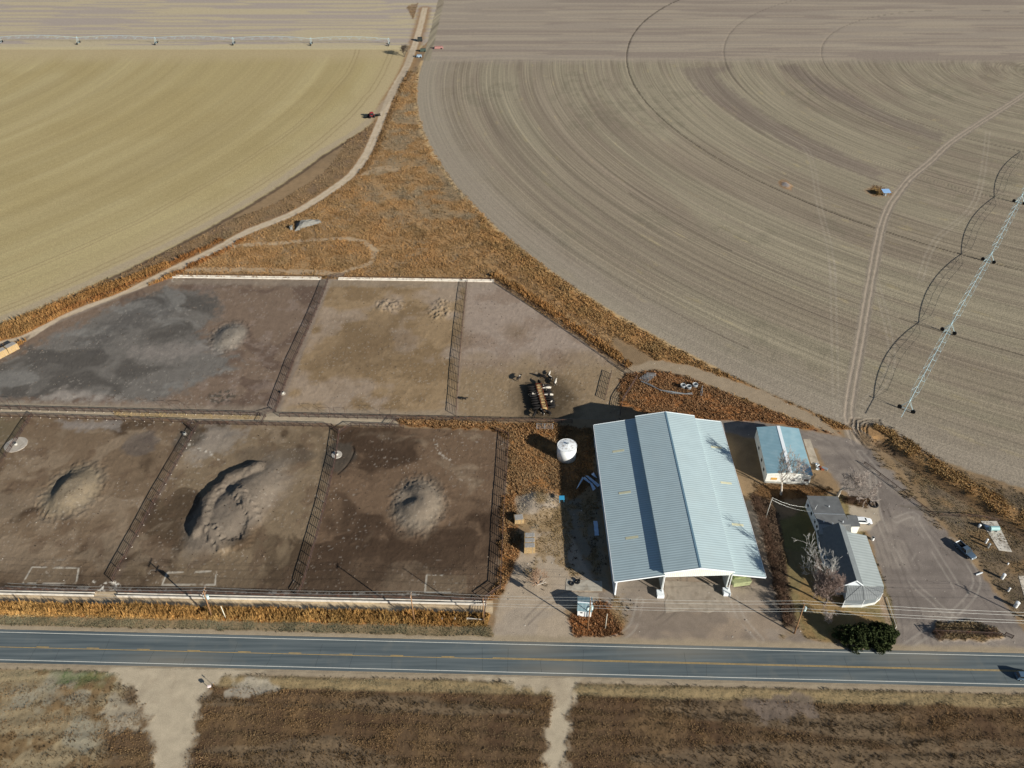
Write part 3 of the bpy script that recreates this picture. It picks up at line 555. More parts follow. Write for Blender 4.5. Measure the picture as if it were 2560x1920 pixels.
# ---- highway, its lines
AL = 620
def strip(mb, t0, t1, o0, o1, z):
    q = [roadpt(t0, o0), roadpt(t1, o0), roadpt(t1, o1), roadpt(t0, o1)]; return mb.add([(p[0], p[1], z) for p in q], [(0, 1, 2, 3)])
lineN = (Vector(P(0, 1579.7))-hp).dot(hn), (Vector(P(2560, 1641.4))-hp).dot(hn)
lineS = (Vector(P(0, 1647))-hp).dot(hn), (Vector(P(2555, 1714))-hp).dot(hn)
oN, oS = sum(lineN)/2, sum(lineS)/2
asp = bpy.data.materials.new('asphalt'); n, l, b = nodes(asp); b.inputs['Roughness'].default_value = .85; b.inputs['Specular IOR Level'].default_value = .25
tc = n.new('ShaderNodeTexCoord'); mpn = n.new('ShaderNodeMapping'); mpn.inputs['Rotation'].default_value = (0, 0, -math.atan2(hd.y, hd.x)); mpn.inputs['Scale'].default_value = (.04, 1.1, 1)
l.new(tc.outputs['Object'], mpn.inputs[0]); n1 = n.new('ShaderNodeTexNoise'); n1.inputs['Scale'].default_value = 1.0; n1.inputs['Detail'].default_value = 4; l.new(mpn.outputs[0], n1.inputs['Vector'])
n2 = n.new('ShaderNodeTexNoise'); n2.inputs['Scale'].default_value = .25; n2.inputs['Detail'].default_value = 6; l.new(tc.outputs['Object'], n2.inputs['Vector'])
cr = n.new('ShaderNodeValToRGB'); cr.color_ramp.elements[0].position = .32; cr.color_ramp.elements[0].color = (*lin((72, 82, 86)), 1); cr.color_ramp.elements[1].position = .7; cr.color_ramp.elements[1].color = (*lin((102, 110, 111)), 1)
l.new(n1.outputs[0], cr.inputs[0]); mx = n.new('ShaderNodeMix'); mx.data_type = 'RGBA'; r = n.new('ShaderNodeMapRange'); r.inputs[1].default_value = .55; r.inputs[2].default_value = .75; r.inputs[4].default_value = .4
l.new(n2.outputs[0], r.inputs[0]); l.new(r.outputs[0], mx.inputs[0]); l.new(cr.outputs[0], mx.inputs[6]); mx.inputs[7].default_value = (*lin((112, 113, 106)), 1); out = mx.outputs[2]
for (qx, rad_) in ((430, 16), (1390, 12), (1330, 11), (1700, 17), (2300, 14)):   # dust tracked out of the driveways
    c_ = roadpt((Vector(P(qx, 1650))-hp).dot(hd), -3 if qx < 500 or qx == 1390 else 3)
    sb = n.new('ShaderNodeVectorMath'); sb.operation = 'SUBTRACT'; sb.inputs[1].default_value = (c_[0], c_[1], 0); l.new(tc.outputs['Object'], sb.inputs[0])
    m2_ = n.new('ShaderNodeVectorMath'); m2_.operation = 'MULTIPLY'; m2_.inputs[1].default_value = (1/rad_, 1/3.4, 0); l.new(sb.outputs[0], m2_.inputs[0])
    le = n.new('ShaderNodeVectorMath'); le.operation = 'LENGTH'; l.new(m2_.outputs[0], le.inputs[0])
    su = n.new('ShaderNodeMath'); su.operation = 'ADD'; l.new(le.outputs['Value'], su.inputs[0]); l.new(n1.outputs[0], su.inputs[1])
    rg_ = n.new('ShaderNodeMapRange'); rg_.inputs[1].default_value = .5; rg_.inputs[2].default_value = 1.6; rg_.inputs[3].default_value = .42; rg_.inputs[4].default_value = 0; l.new(su.outputs[0], rg_.inputs[0])
    mz = n.new('ShaderNodeMix'); mz.data_type = 'RGBA'; l.new(rg_.outputs[0], mz.inputs[0]); l.new(out, mz.inputs[6]); mz.inputs[7].default_value = (*lin((142, 132, 114)), 1); out = mz.outputs[2]
l.new(out, b.inputs['Base Color'])
rb = MB()
for k in range(-40, 40): strip(rb, k*15.5, (k+1)*15.5, oS-.75, oN+.75, .02)
tag(rb.build('road', asp), kind='structure')
white = mat('road_paint_white', (206, 206, 196), .8, .12, 2.0); yel = mat('road_paint_yellow', (176, 146, 84), .8, .2, 1.2)
mk = MB(); strip(mk, -AL, AL, oN-.07, oN+.08, .026); strip(mk, -AL, AL, oS-.08, oS+.07, .026); tag(mk.build('road_edge_line', white), kind='structure')
mk = MB(); cy = (Vector(P(0, 1615.5))-hp).dot(hn); tx = (Vector(P(1232, 1645))-hp).dot(hd)
strip(mk, -AL, AL, cy-.26, cy-.13, .026)
k = tx-12.19
while k > -AL: strip(mk, k, k+3.05, cy+.0, cy+.15, .026); k -= 12.19
strip(mk, tx, AL, cy+.0, cy+.13, .026)
tag(mk.build('road_centre_line', yel), kind='structure')
cr_ = mat('crack_sealer', (40, 42, 44), .7, .1)
ck = MB()
for q in range(-16, 22):
    t = q*9.6+random.uniform(-3, 3); p0 = Vector((*roadpt(t, oS+.1), .024)); p1 = Vector((*roadpt(t+random.uniform(-.5, .9), (oN+oS)/2*random.uniform(.2, 1)+random.choice((0, 2.6))), .024))
    dn = (p1-p0).normalized(); sd = Vector((-dn.y, dn.x, 0))*.02; ck.add([p0-sd, p0+sd, p1+sd, p1-sd], [(3, 2, 1, 0)])
tag(ck.build('road_crack', cr_), kind='structure')

# ================================================================ WEEDS (nobody could count them)
m_weed = attrmat('dry_weed', rough=.9, n1=(1.3, .12), n2=(6.0, .15), bump=0, spec=.05)
def weed_mesh(name, sel, label, cat, blades=7, dfac=1.0, fat=1.0, hue=.09):
    "tufts scattered over the terrain where the selected mask is set"
    rr = Q[:, 0]; jj = rr//NC; cell = (ys[np.minimum(jj+1, NR-1)]-ys[jj])*(2*hw[jj]/(NC-1))
    D = np.hypot(ys[jj], HC); lod = np.clip(230/D, .3, 1)**1.6
    lam = 3.0*wd[rr]*sel[rr]*cell*dfac*lod*np.clip(fbm(X[rr]/3.2, Y[rr]/3.2, 290, 4)*2.8-.6, .25, 1.5)
    inview = (np.abs(X[rr]) < .66*(.762*Y[rr]+111.4)+5) & (Y[rr] > 66) & (Y[rr] < 640)
    cnt = RNG.poisson(lam*inview); ix = np.repeat(rr, cnt); jx = np.repeat(jj, cnt); n = len(ix)
    if n == 0: return
    px = X[ix]+RNG.random(n)*(2*hw[jx]/(NC-1)); py = Y[ix]+RNG.random(n)*(ys[np.minimum(jx+1, NR-1)]-ys[jx])
    sc = 1/np.sqrt(np.repeat(lod, cnt)); patch = np.clip(.7+.32*RNG.normal(size=n)+(fbm(px/2.5, py/2.5, 300, 3)-.5)*.6, .25, 1.5)
    h = wh[ix]*(.42+.6*RNG.random(n))*patch*np.minimum(sc, 1.35); r = (.10+.16*wh[ix])*(.6+.8*RNG.random(n))*sc*fat
    base = wc[ix]*(1+.34*(fbm(px/4, py/4, 310, 3)-.5)[:, None]*2)*(1+hue*RNG.normal(size=(n, 1)))
    warm = fbm(px/7, py/7, 320, 3)[:, None]-.5
    base = base*np.array([.98, 1.14, 1.34])*np.concatenate([1+.3*warm, 1+.1*warm, 1-.1*warm], 1)
    base = np.clip(base*.78, .01, .7)
    nb = blades; ang = RNG.random((n, nb))*2*math.pi; rad = r[:, None]*(.2+.8*RNG.random((n, nb)))
    bx = px[:, None]+rad*.5*np.cos(ang); by = py[:, None]+rad*.5*np.sin(ang)
    lean = .35+.5*RNG.random((n, nb)); hh = h[:, None]*(.6+.5*RNG.random((n, nb)))
    tx_ = bx+np.cos(ang)*rad*(1+lean); ty_ = by+np.sin(ang)*rad*(1+lean); w = (.017+.036*RNG.random((n, nb)))*sc[:, None]*fat*(.6+np.minimum(wh[ix], .75)[:, None])
    pa = ang+math.pi/2+RNG.normal(size=(n, nb))*.6; dx, dy = np.cos(pa)*w, np.sin(pa)*w
    zz = Z[ix][:, None]-.03+0*bx
    v0 = np.stack([bx-dx*.5, by-dy*.5, zz], -1); v1 = np.stack([bx+dx*.5, by+dy*.5, zz], -1)
    mzz = zz+hh*.62; mx_ = bx*.4+tx_*.6; my_ = by*.4+ty_*.6
    v2 = np.stack([mx_+dx*1.2, my_+dy*1.2, mzz], -1); v3 = np.stack([tx_, ty_, zz+hh], -1); v4 = np.stack([mx_-dx*1.2, my_-dy*1.2, mzz], -1)
    VV = np.stack([v0, v1, v2, v3, v4], 2).reshape(-1, 3)
    m = n*nb; b0 = np.arange(m)*5
    F = np.concatenate([np.stack([b0, b0+1, b0+2, b0+4], -1), np.stack([b0+4, b0+2, b0+3, b0+3], -1)])
    F3 = np.concatenate([np.stack([b0, b0+1, b0+2], -1), np.stack([b0, b0+2, b0+4], -1), np.stack([b0+4, b0+2, b0+3], -1)])
    cc = np.repeat(base, nb, 0)*(1+.14*RNG.normal(size=(m, 1))); cc = np.repeat(np.clip(cc, .01, .8), 5, 0)
    o = bigmesh(name, VV, F3, [m_weed], False, cc); tag(o, label, cat, None, 'stuff'); print(name, n)
road_band = ((off > 4.5) & (off < 12.8) & (X < 0)).astype(np.float32)
south = (off < -4).astype(np.float32); lawnm = (reg == 7).astype(np.float32)
rest = (1-road_band)*(1-south)*(1-lawnm)
north = rest*(Y > 180); near_ = rest*(Y <= 180)
weed_mesh('roadside_weeds', road_band, 'strip of tall golden dry weeds between highway and feed lane', 'weeds', 11, 1.5, .55)
weed_mesh('field_weeds', south, 'low brown weeds growing in rows on the field south of the highway', 'weeds', 6, 1.15, .75)
weed_mesh('lawn_grass', lawnm, 'short yellow green lawn grass round the farmhouse', 'grass', 4)
weed_mesh('dry_grass', north, 'orange brown dry grass covering the rough triangle behind the pens', 'grass', 6)
weed_mesh('dry_weeds', near_, 'rusty brown dry weeds round the tank, barn and ditch', 'weeds')

# ================================================================ OBJECT MATERIALS
pipe = mat('fence_pipe', (70, 56, 50), .7, .2, 1.0, dirt=((110, 66, 44), 1.0, .6))
conc = mat('bunk_concrete', (206, 200, 188), .9, .12, .6, dirt=((150, 138, 120), .8, .5))
silage = mat('silage', (70, 62, 44), .95, .3, 2)
wood = mat('pole_wood', (134, 102, 72), .9, .2, 2.5)
galv = mat('galvanised', (176, 182, 184), .45, .1, 1, metal=.6)
wirem = mat('wire_metal', (190, 192, 188), .5, .05, 1, metal=.4)
whitep = mat('white_paint', (228, 230, 228), .5, .05, 1)
rubber = mat('rubber', (30, 31, 32), .85, .1, 3)
glass = mat('dark_glass', (24, 34, 40), .12, .05, 1, spec=.6)
steel_blue = mat('barn_roof_metal', (170, 188, 191), .45, .04, .35, metal=0, ribs=('Y', .76), ribamt=.5, spec=.4, dirt=((170, 184, 184), .15, .4))
wallw = mat('barn_wall_metal', (206, 212, 210), .5, .06, .5, ribs=('X', .45), ribamt=.35)
trimw = mat('white_trim', (232, 238, 240), .4, .03, 1)

# ================================================================ FENCES
def fence(label, pts, h=1.6, gap=3.0, nr=6, group='steel pipe pen fences', foot=False, post_r=.105, z0=0, m=None, railz=None, name='pipe_fence', cat='fence', raw=False):
    m = m or pipe
    W_ = [Vector((*p, 0)) for p in (pts if raw else PL(*pts))]
    t = thing(name, label, cat, (W_[0].x, W_[0].y, 0), group)
    posts = []; L = 0
    for a, b in zip(W_, W_[1:]):
        d = (b-a).length; k = max(1, round(d/gap))
        for i in range(k): posts.append(a+(b-a)*(i/k))
    posts.append(W_[-1])
    proto = None
    for i, p in enumerate(posts[:100]):
        z = gz(p.x, p.y); off_ = Vector((0, 0, 0))
        if proto is None:
            q = MB().tube((0, 0, -.3), (0, 0, h+.03), post_r, n=6)
            me = q.build('post', m); proto = me
            if foot:
                f = MB().tube((0, 0, -.1), (0, 0, .1), .17, .15, n=8).build('post_footing', conc); f.parent = me
            o = me
        else:
            o = copy_tree(proto)
        o.parent = t; o.location = (p.x-W_[0].x, p.y-W_[0].y, z)
    zs = railz or [h*(i+1)/nr for i in range(nr)]
    for k, zz in enumerate(zs):
        rr = .095 if k == len(zs)-1 else .034
        mb = MB(); mb.path([Vector((p.x, p.y, gz(p.x, p.y)+zz+(random.uniform(-.02, .02) if k < len(zs)-1 else 0))) for p in posts], rr, 5)
        mb.build('top_rail' if k == len(zs)-1 else 'rail', m, t)
    return t
FG = 'steel pipe pen fences'
fence('long fence on north side of the lane between the two rows of pens, western half', [(-70, 1022), (77, 1026.5), (650, 1040)], 1.55, 3.0, foot=True)
fence('fence on north side of the lane, behind the feeder wagon and cows', [(700, 1042), (1140, 1052), (1430, 1058)], 1.5, 3.2)
fence('fence on south side of the lane between the pens, from left edge to second gate', [(-70, 1042), (78, 1044), (480, 1058)], 1.55, 3.0, foot=True)
fence('fence on south side of the lane above the big elongated dirt mound', [(505, 1061), (830, 1068)], 1.55, 3.0)
fence('fence on south side of the lane above the round mound in the dark pen', [(878, 1066), (1010, 1071)], 1.55, 3.0)
fence('fence between the grey stained pen and the tan pen north of the lane', [(820, 706), (800, 760), (765, 840), (735, 905), (690, 1028)], 1.75, 4.4)
fence('fence between the two tan pens north of the lane', [(1168, 706), (1158, 800), (1149, 900), (1140, 1040)], 1.75, 4.2)
fence('fence slanting past the round waterer at the left edge', [(83, 1040), (45, 1098), (0, 1165), (-40, 1225)], 1.6, 4)
fence('fence between the left round mound pen and the elongated mound pen', [(487, 1082), (455, 1140), (400, 1235), (345, 1340), (283, 1455)], 1.7, 3.4, foot=True)
fence('fence between the elongated mound pen and the dark pen', [(848, 1085), (840, 1150), (815, 1260), (785, 1370), (757, 1468)], 1.7, 3.4)
fence('fence closing the dark pen on the barn side', [(1271, 1090), (1266, 1180), (1258, 1300), (1251, 1472)], 1.7, 3.4)
fence('diagonal corner fence between dark pen and bunk end', [(1251, 1472), (1212, 1500)], 1.7, 3, nr=4)
fence('slanting fence from bunk end to corner loading pen, along weeds of ploughed field', [(1238, 706), (1340, 772), (1450, 848), (1545, 915)], 1.4, 4.4, nr=5)
fence('short dark fence of the corner loading pen beside rusty weeds', [(1545, 915), (1592, 948), (1556, 1004), (1550, 1040)], 1.8, 3)
fence('gate panels of the corner loading pen', [(1528, 935), (1512, 1000)], 1.5, 3, nr=6, name='pen_gate', cat='gate', group='steel pen gates')
for pts, lb in (([(690, 1030), (652, 1041)], 'slanting gate under the fence of the grey stained pen'), ([(820, 700), (862, 690)], 'gate at the gap between the two white bunks'), ([(485, 1058), (470, 1066), (487, 1082)], 'gate at the head of the left mound pen fence'), ([(500, 1060), (487, 1082)], 'second gate at the head of the left mound pen fence'),
                ([(878, 1066), (848, 1085)], 'gate at the head of the elongated mound pen fence'), ([(830, 1068), (848, 1085)], 'second gate at the head of the elongated mound pen fence'), ([(665, 1042), (655, 1062)], 'gate across the lane near the grey stained pen'), ([(990, 1050), (975, 1070)], 'gate across the east end of the lane'), ([(1240, 1078), (1271, 1090)], 'white topped gate at the upper corner of the dark pen'), ([(745, 1490), (757, 1468)], 'gate where the dark pen fence meets the long bunk')):
    fence(lb, pts, 1.5, 4, nr=5, name='pen_gate', cat='gate', group='steel pen gates')
# overhead gate frames (goal post arches) on the lane fence
for i, (px_, lb) in enumerate(((18, 'tall pipe arch on lane fence at left edge'), (418, 'first of the two tall pipe arches over the left mound pen lane'), (456, 'second of the two tall pipe arches over the left mound pen lane'), (788, 'first of the two tall pipe arches near the elongated mound pen'), (826, 'second of the two tall pipe arches near the elongated mound pen'), (940, 'tall pipe arch on lane fence left of the feeder wagon'))):
    p = P(px_+12, 1027+px_*.024-3); t = thing('gate_arch', lb, 'gate frame', (p.x, p.y, 0), 'tall pipe gate arches')
    w = 3.4
    for s in (0, 1): MB().tube((p.x+s*w, p.y, 0), (p.x+s*w, p.y, 4.2), .05, n=6).build('post', pipe, t)
    MB().tube((p.x, p.y, 4.2), (p.x+w, p.y, 4.2), .05, n=6).build('crossbar', pipe, t)
# ---- feed bunks
def bunk(label, a, b, w=1.0, h=.5, fenceh=1.6, feed=True, slab=None):
    A, B_ = P(*a), P(*b); d = (B_-A).normalized(); n = Vector((-d.y, d.x, 0)); L = (B_-A).length
    t = thing('feed_bunk', label, 'feed bunk', A, 'concrete feed bunks')
    def bar(o0, o1, z0, z1): mb = MB(); mb.prism([tuple((A+n*o0)[:2]), tuple((B_+n*o0)[:2]), tuple((B_+n*o1)[:2]), tuple((A+n*o1)[:2])], z0, z1); return mb
    bar(-w/2, -w/2+.22, -.1, h+.1).build('front_wall', conc, t); bar(w/2-.16, w/2, -.1, h-.02).build('back_wall', conc, t)
    bar(-w/2+.22, w/2-.16, -.1, .12).build('floor', silage if feed else conc, t)
    if slab: bar(slab[0], slab[1], -.15, .06).build('apron', conc, t)
    mb = MB(); k = int(L/3.05)
    for i in range(k+1): q = A+d*(i*L/k)+n*(w/2+.08); mb = MB().tube(q, q+Vector((0, 0, fenceh)), .05, n=5); mb.build('post', pipe, t) if i < 90 else None
    for z in ((.7, .9, 1.1, 1.35, fenceh) if fenceh > 1.2 else (.75, fenceh)):
        MB().path([A+n*(w/2+.08)+Vector((0, 0, z)), B_+n*(w/2+.08)+Vector((0, 0, z))], .045, 5).build('neck_rail', pipe, t)
    return t
bunk('long concrete bunk along the lane below the elongated mound and dark pens', (294, 1488.5), (1216, 1509))
bunk('concrete bunk at lower left in front of the left mound pen', (-60, 1481), (236, 1487))
bunk('bright white bunk topping the grey stained pen', (433, 692), (803, 697), 1.5, .45, 1.0, False)
bunk('pale bunk topping the tan pens near the ploughed field', (846, 697.5), (1235, 703), 1.3, .45, 1.0, False)

# ================================================================ WATERERS, TANK, TYRES
def waterer(label, p, pr, tank=True, c=(168, 160, 148)):
    q = P(*p); t = thing('waterer', label, 'waterer', q, 'round stock waterers')
    vs = [(q.x+pr*math.cos(a)*(1+random.uniform(-.03, .03)), q.y+pr*math.sin(a)) for a in [2*math.pi*i/28 for i in range(28)]]
    MB().prism(vs, -.1, .14).build('pad', mat('pad%d' % c[0], c, .9, .2, .6, dirt=((130, 120, 104), .7, .6)), t)
    MB().tube((q.x, q.y, .14), (q.x, q.y, .75), .5, .45, 18).build('tub', mat('tub_grey', (170, 168, 160), .6, .1, 1), t)
    MB().tube((q.x, q.y, .70), (q.x, q.y, .765), .36, .36, 16).build('water', glass, t)
waterer('waterer on a large pale round pad by the left edge fence', (40, 1112), 3.3)
waterer('waterer on a small white pad beside the damp patch in the dark pen', (842, 1137), 1.6, c=(176, 170, 160))
waterer('waterer at foot of fence in the tan pen north of the lane', (707, 984), .9)
waterer('waterer near the upper end of the left mound pen fence', (462, 1086), .8, c=(110, 100, 90))
q = P(1416, 1142.5); t = thing('water_tank', 'big white cylindrical tank standing in rusty weeds left of barn', 'tank', q)
MB().tube(q, q+Vector((0, 0, 4.9)), 2.85, n=48).build('shell', whitep, t, True)
bm = MB(); bm.tube(q+Vector((0, 0, 4.9)), q+Vector((0, 0, 5.25)), 2.87, .5, 48); bm.build('roof', mat('tank_top', (226, 230, 230), .5, .08, 1, dirt=((120, 96, 70), 1.2, .8)), t)
MB().ring(q+Vector((0, 0, 4.9)), 2.87, .05, 48, 6).build('rim', whitep, t)
MB().tube(q+Vector((.2, .3, 5.1)), q+Vector((.2, .3, 5.6)), .3, n=14).build('hatch', galv, t)
lad = MB()
for s in (-.2, .2): lad.tube(q+Vector((2.2+s, -2.0+s, 0)), q+Vector((2.2+s, -2.0+s, 5)), .03)
for k in range(14): lad.tube(q+Vector((2.0, -2.2, .3+k*.34)), q+Vector((2.4, -1.8, .3+k*.34)), .02)
lad.build('ladder', galv, t)
MB().tube(q+Vector((-2.9, .9, 0)), q+Vector((-2.9, .9, 5.2)), .06).build('fill_pipe', galv, t)
def tyre(label, p, R=.62, z=.2, group='old tyres on the concrete pad'):
    q = P(*p); o = MB().ring(q+Vector((0, 0, z+.1)), R*.72, R*.28, 22, 8).build('tyre', rubber); return tag(o, label, 'tyre', group)
pad('concrete_pad', [(1416, 1448), (1505, 1453), (1506, 1478), (1414, 1476)], (168, 162, 148), 'pale concrete pad with tyres left of barn front')
o = bpy.context.scene.objects[-1]; o.name = 'concrete_pad'
pad('concrete_pad', [(1421, 1480), (1496, 1483), (1497, 1510), (1445, 1512), (1421, 1500)], (158, 148, 132), 'second concrete pad between tyre pad and pump house', .06)
tyre('left tyre lying on the pale concrete pad', (1429, 1459.5), .7, .07)
tyre('right tyre lying on the pale concrete pad', (1443, 1455.5), .75, .07); tyre('tyre half on top of the right one', (1446, 1454.5), .5, .5)
pad('concrete_pad', [(2452, 1303), (2492, 1303), (2530, 1380), (2497, 1376)], (196, 190, 178), 'long pale slab right of the pickup')
pad('concrete_pad', [(2546, 1440), (2600, 1440), (2620, 1500), (2560, 1490)], (198, 188, 172), 'pale slab cut off by right edge')
pad('concrete_pad', [(2008, 1098), (2025, 1098), (2048, 1160), (2028, 1160)], (166, 156, 140), 'concrete strip along east wall of the blue roofed shed')
pad('barn_apron', [(1662, 1452), (1740, 1455), (1816, 1462), (1822, 1484), (1812, 1496), (1826, 1512), (1824, 1530), (1790, 1526), (1770, 1533), (1735, 1524), (1700, 1528), (1664, 1532), (1662, 1505), (1671, 1488), (1662, 1475)], (152, 141, 126), 'worn concrete apron in front of the barn', .05)

# ================================================================ BARN
F0, F1, B1_, B0_ = Vector((25.9, 119.8)), Vector((63.7, 121.2)), Vector((63.8, 177.8)), Vector((25.2, 176.2))
def bq(u, v): a = F0.lerp(F1, u); b = B0_.lerp(B1_, u); return a.lerp(b, v)
barn = thing('barn', 'large metal barn with pale stepped roof and open front bays', 'barn', (F0.x, F0.y, 0))
def bp3(u, v, z): p = bq(u, v); return (p.x, p.y, z)
uS0, uR, uS1 = .322, .545, .768
ze0, zs0l, zs0u, zr, zs1u, zs1l, ze1 = 5.75, 7.9, 8.85, 10.35, 8.4, 7.3, 5.6
def roofp(nm, ua, za, ub, zb): MB().slab([bp3(ua, -.004, za), bp3(ub, -.004, zb), bp3(ub, 1.004, zb), bp3(ua, 1.004, za)], .12).build(nm, steel_blue, barn)
roofp('lean_to_roof', -.008, ze0, uS0, zs0l); roofp('roof', uS0-.012, zs0u, uR, zr); roofp('roof', uR, zr, uS1+.012, zs1u); roofp('lean_to_roof', uS1, zs1l, 1.0, ze1)
for a, b in (((uR, -.005, zr+.05), (uR, 1.005, zr+.05)),): MB().slab([bp3(uR-.006, -.006, zr+.035), bp3(uR+.006, -.006, zr+.035), bp3(uR+.006, 1.006, zr+.035), bp3(uR-.006, 1.006, zr+.035)], .05).build('ridge_cap', mat('ridge_metal', (120, 150, 165), .4, .05, 1, metal=.3), barn)
for nm, u, z, o_ in (('step_flashing', uS0-.008, zs0u-.1, 0), ('step_flashing', uS1+.008, zs1u-.1, 0)):
    a, b = bq(u, 0), bq(u, 1); MB().wall(a, b, zs0l-.2 if u < .5 else zs1l-.2, z, zs0l-.2 if u < .5 else zs1l-.2, z, .08).build(nm, wallw, barn)
def trim(v, dz=.06):
    for (ua, za, ub, zb) in ((-.008, ze0, uS0, zs0l), (uS0-.012, zs0u, uR, zr), (uR, zr, uS1+.012, zs1u), (uS1, zs1l, 1.0, ze1)):
        a, b = bq(ua, v), bq(ub, v); MB().wall(a, b, za-.3, za+dz, zb-.3, zb+dz, .1).build('rake_trim', trimw, barn)
trim(-.0062); trim(1.0062)
a, b = bq(-.012, -.004), bq(-.012, 1.004); MB().wall(a, b, ze0-.2, ze0+.05, ze0-.2, ze0+.05, .12).build('gutter', trimw, barn)
a, b = bq(1.003, -.004), bq(1.003, 1.004); MB().wall(a, b, ze1-.22, ze1+.04, ze1-.22, ze1+.04, .12).build('gutter', trimw, barn)
# walls
a, b = bq(.002, .003), bq(.002, .997); MB().wall(a, b, 0, ze0-.1, 0, ze0-.1, .15).build('side_wall', mat('barn_side', (196, 206, 212), .5, .05, .5, ribs=('Y', .5), ribamt=.3), barn)
a, b = bq(.995, .25), bq(.995, .997); MB().wall(a, b, 0, ze1-.1, 0, ze1-.1, .15).build('side_wall', wallw, barn)
prof = [(0.004, 0), (.995, 0), (.995, ze1-.12), (uS1, zs1l-.15), (uS1, zs1u-.2), (uR, zr-.15), (uS0, zs0u-.2), (uS0, zs0l-.15), (.004, ze0-.12)]
vs = [bp3(u, .996, z) for u, z in prof]+[bp3(u, .999, z) for u, z in prof]; k = len(prof)
MB().add(vs, [tuple(range(k)), tuple(range(2*k-1, k-1, -1))]+[(i, i+k, (i+1) % k+k, (i+1) % k) for i in range(k)]).build('back_wall', wallw, barn)
# front gable sheeting above the centre bay
gz0 = 7.1; prof = [(uS0, gz0), (uS1+.002, gz0), (uS1+.002, zs1u-.15), (uR, zr-.14), (uS0, zs0u-.15)]
vs = [bp3(u, -.002, z) for u, z in prof]+[bp3(u, .001, z) for u, z in prof]; k = 5
MB().add(vs, [tuple(range(k)), tuple(range(2*k-1, k-1, -1))]+[(i, i+k, (i+1) % k+k, (i+1) % k) for i in range(k)]).build('gable_sheeting', mat('gable_sheet', (226, 226, 206), .5, .05, .5, ribs=('X', .5), ribamt=.4), barn)
a, b = bq(uS0, -.004), bq(uS1, -.004); MB().wall(a, b, gz0-.08, gz0, gz0-.08, gz0, .14).build('door_header', trimw, barn)
for u in (uS0+.004, uS1-.004):
    a, b = bq(u, .012), bq(u, .55); MB().wall(a, b, 0, zs0l-.4 if u < .5 else zs1l-.3, 0, zs0l-.4 if u < .5 else zs1l-.3, .3).build('partition_wall', wallw, barn)
for i, u in enumerate((uS0-.012, uS1-.01)):
    p = bq(u, -.016); MB().box((p.x, p.y+.2, .55), (1.75, 1.9, 1.1)).build('concrete_footing', trimw, barn)
    p0 = bq(u+.012, -.01); MB().tube((p0.x, p0.y+.2, 1.1), (p0.x, p0.y+.5, 7.2), .14, n=8).build('column', whitep, barn)
MB().wall(bq(.003, -.003), bq(.012, -.003), 0, ze0-.1, 0, ze0-.1, .18).build('corner_trim', trimw, barn)
for v in (.25, .5, .75):
    for u in (uS0, uS1): p = bq(u, v); MB().tube((p.x+.3, p.y, 0), (p.x+.3, p.y, 7.1), .16, n=8).build('column', galv, barn)
sky_m = mat('skylight_panel', (198, 196, 166), .4, .06, 1)
def sk(u0, u1, v, slope): 
    (ua, za, ub, zb) = slope; f = lambda u: za+(zb-za)*(u-ua)/(ub-ua)+.03
    dv = .007; MB().slab([bp3(u0, v-dv, f(u0)), bp3(u1, v-dv, f(u1)), bp3(u1, v+dv, f(u1)), bp3(u0, v+dv, f(u0))], .03).build('skylight', sky_m, barn)
sl0 = (-.008, ze0, uS0, zs0l); sl1 = (uS1, zs1l, 1.0, ze1)
for v in (.786, .50, .223): sk(.103, .19, v, sl0)
for v in (.80, .55, .285): sk(.86, .945, v, sl1)
# green bales/machine under the right lean-to
gm = mat('green_tarp', (150, 156, 116), .85, .18, 1.2, bump=.4)
t = thing('grain_cart', 'pale green boxy cart parked under the right lean-to of barn', 'cart', P(1850, 1468))
q = P(1850, 1468); MB().box((q.x, q.y+1.6, 1.5), (4.3, 3.4, 1.8), .15, 1.12).build('hopper', gm, t); MB().box((q.x-.4, q.y+1.9, 2.62), (3.4, 2.2, .4), .15, .8).build('load', mat('green_load', (128, 136, 92), .9, .3, 1), t)
for s in (-1.5, 1.5):
    MB().ring((q.x+s, q.y+1.2, .5), .34, .16, 18, 8, Vector((0, 1, 0))).build('wheel', rubber, t)
MB().tube((q.x-2, q.y+1.6, .6), (q.x-3.4, q.y+1.4, .4), .08).build('drawbar', galv, t)
# ================================================================ BLUE-ROOFED SHED
sh_ = thing('shed', 'shed with pale blue metal roof half shaded by a bare tree', 'shed', (73.3, 158, 0))
SBL, SBR, SFL, SFR = (74.85, 177.2), (87.6, 176.6), (73.3, 157.9), (86.35, 157.1)
blu = mat('shed_roof_metal', (150, 186, 196), .42, .07, .4, metal=.2, ribs=('Y', .6), ribamt=.3, dirt=((172, 196, 200), .4, .5))
def lp(a, b, t): return (a[0]+(b[0]-a[0])*t, a[1]+(b[1]-a[1])*t)
rB, rF = lp(SBL, SBR, .49), lp(SFL, SFR, .49); ze, zrr = 4.15, 4.95
for (a, b, c_, d_) in ((SFL, rF, rB, SBL), (rF, SFR, SBR, rB)):
    zz = [ze if p in (SFL, SFR, SBL, SBR) else zrr for p in (a, b, c_, d_)]
    MB().slab([(p[0], p[1], z) for p, z in zip((a, b, c_, d_), zz)], .12).build('roof', blu, sh_)
MB().slab([(rF[0]-.35, rF[1], zrr+.03), (rF[0]+.6, rF[1], zrr+.03), (rB[0]+.6, rB[1], zrr+.03), (rB[0]-.35, rB[1], zrr+.03)], .04).build('ridge_cap', trimw, sh_)
inn = .25
wl = mat('shed_wall', (222, 222, 214), .6, .06, .8, dirt=((170, 160, 140), .8, .5))
BLi, BRi, FLi, FRi = (75.05, 176.95), (87.4, 176.35), (73.55, 158.15), (86.1, 157.35)
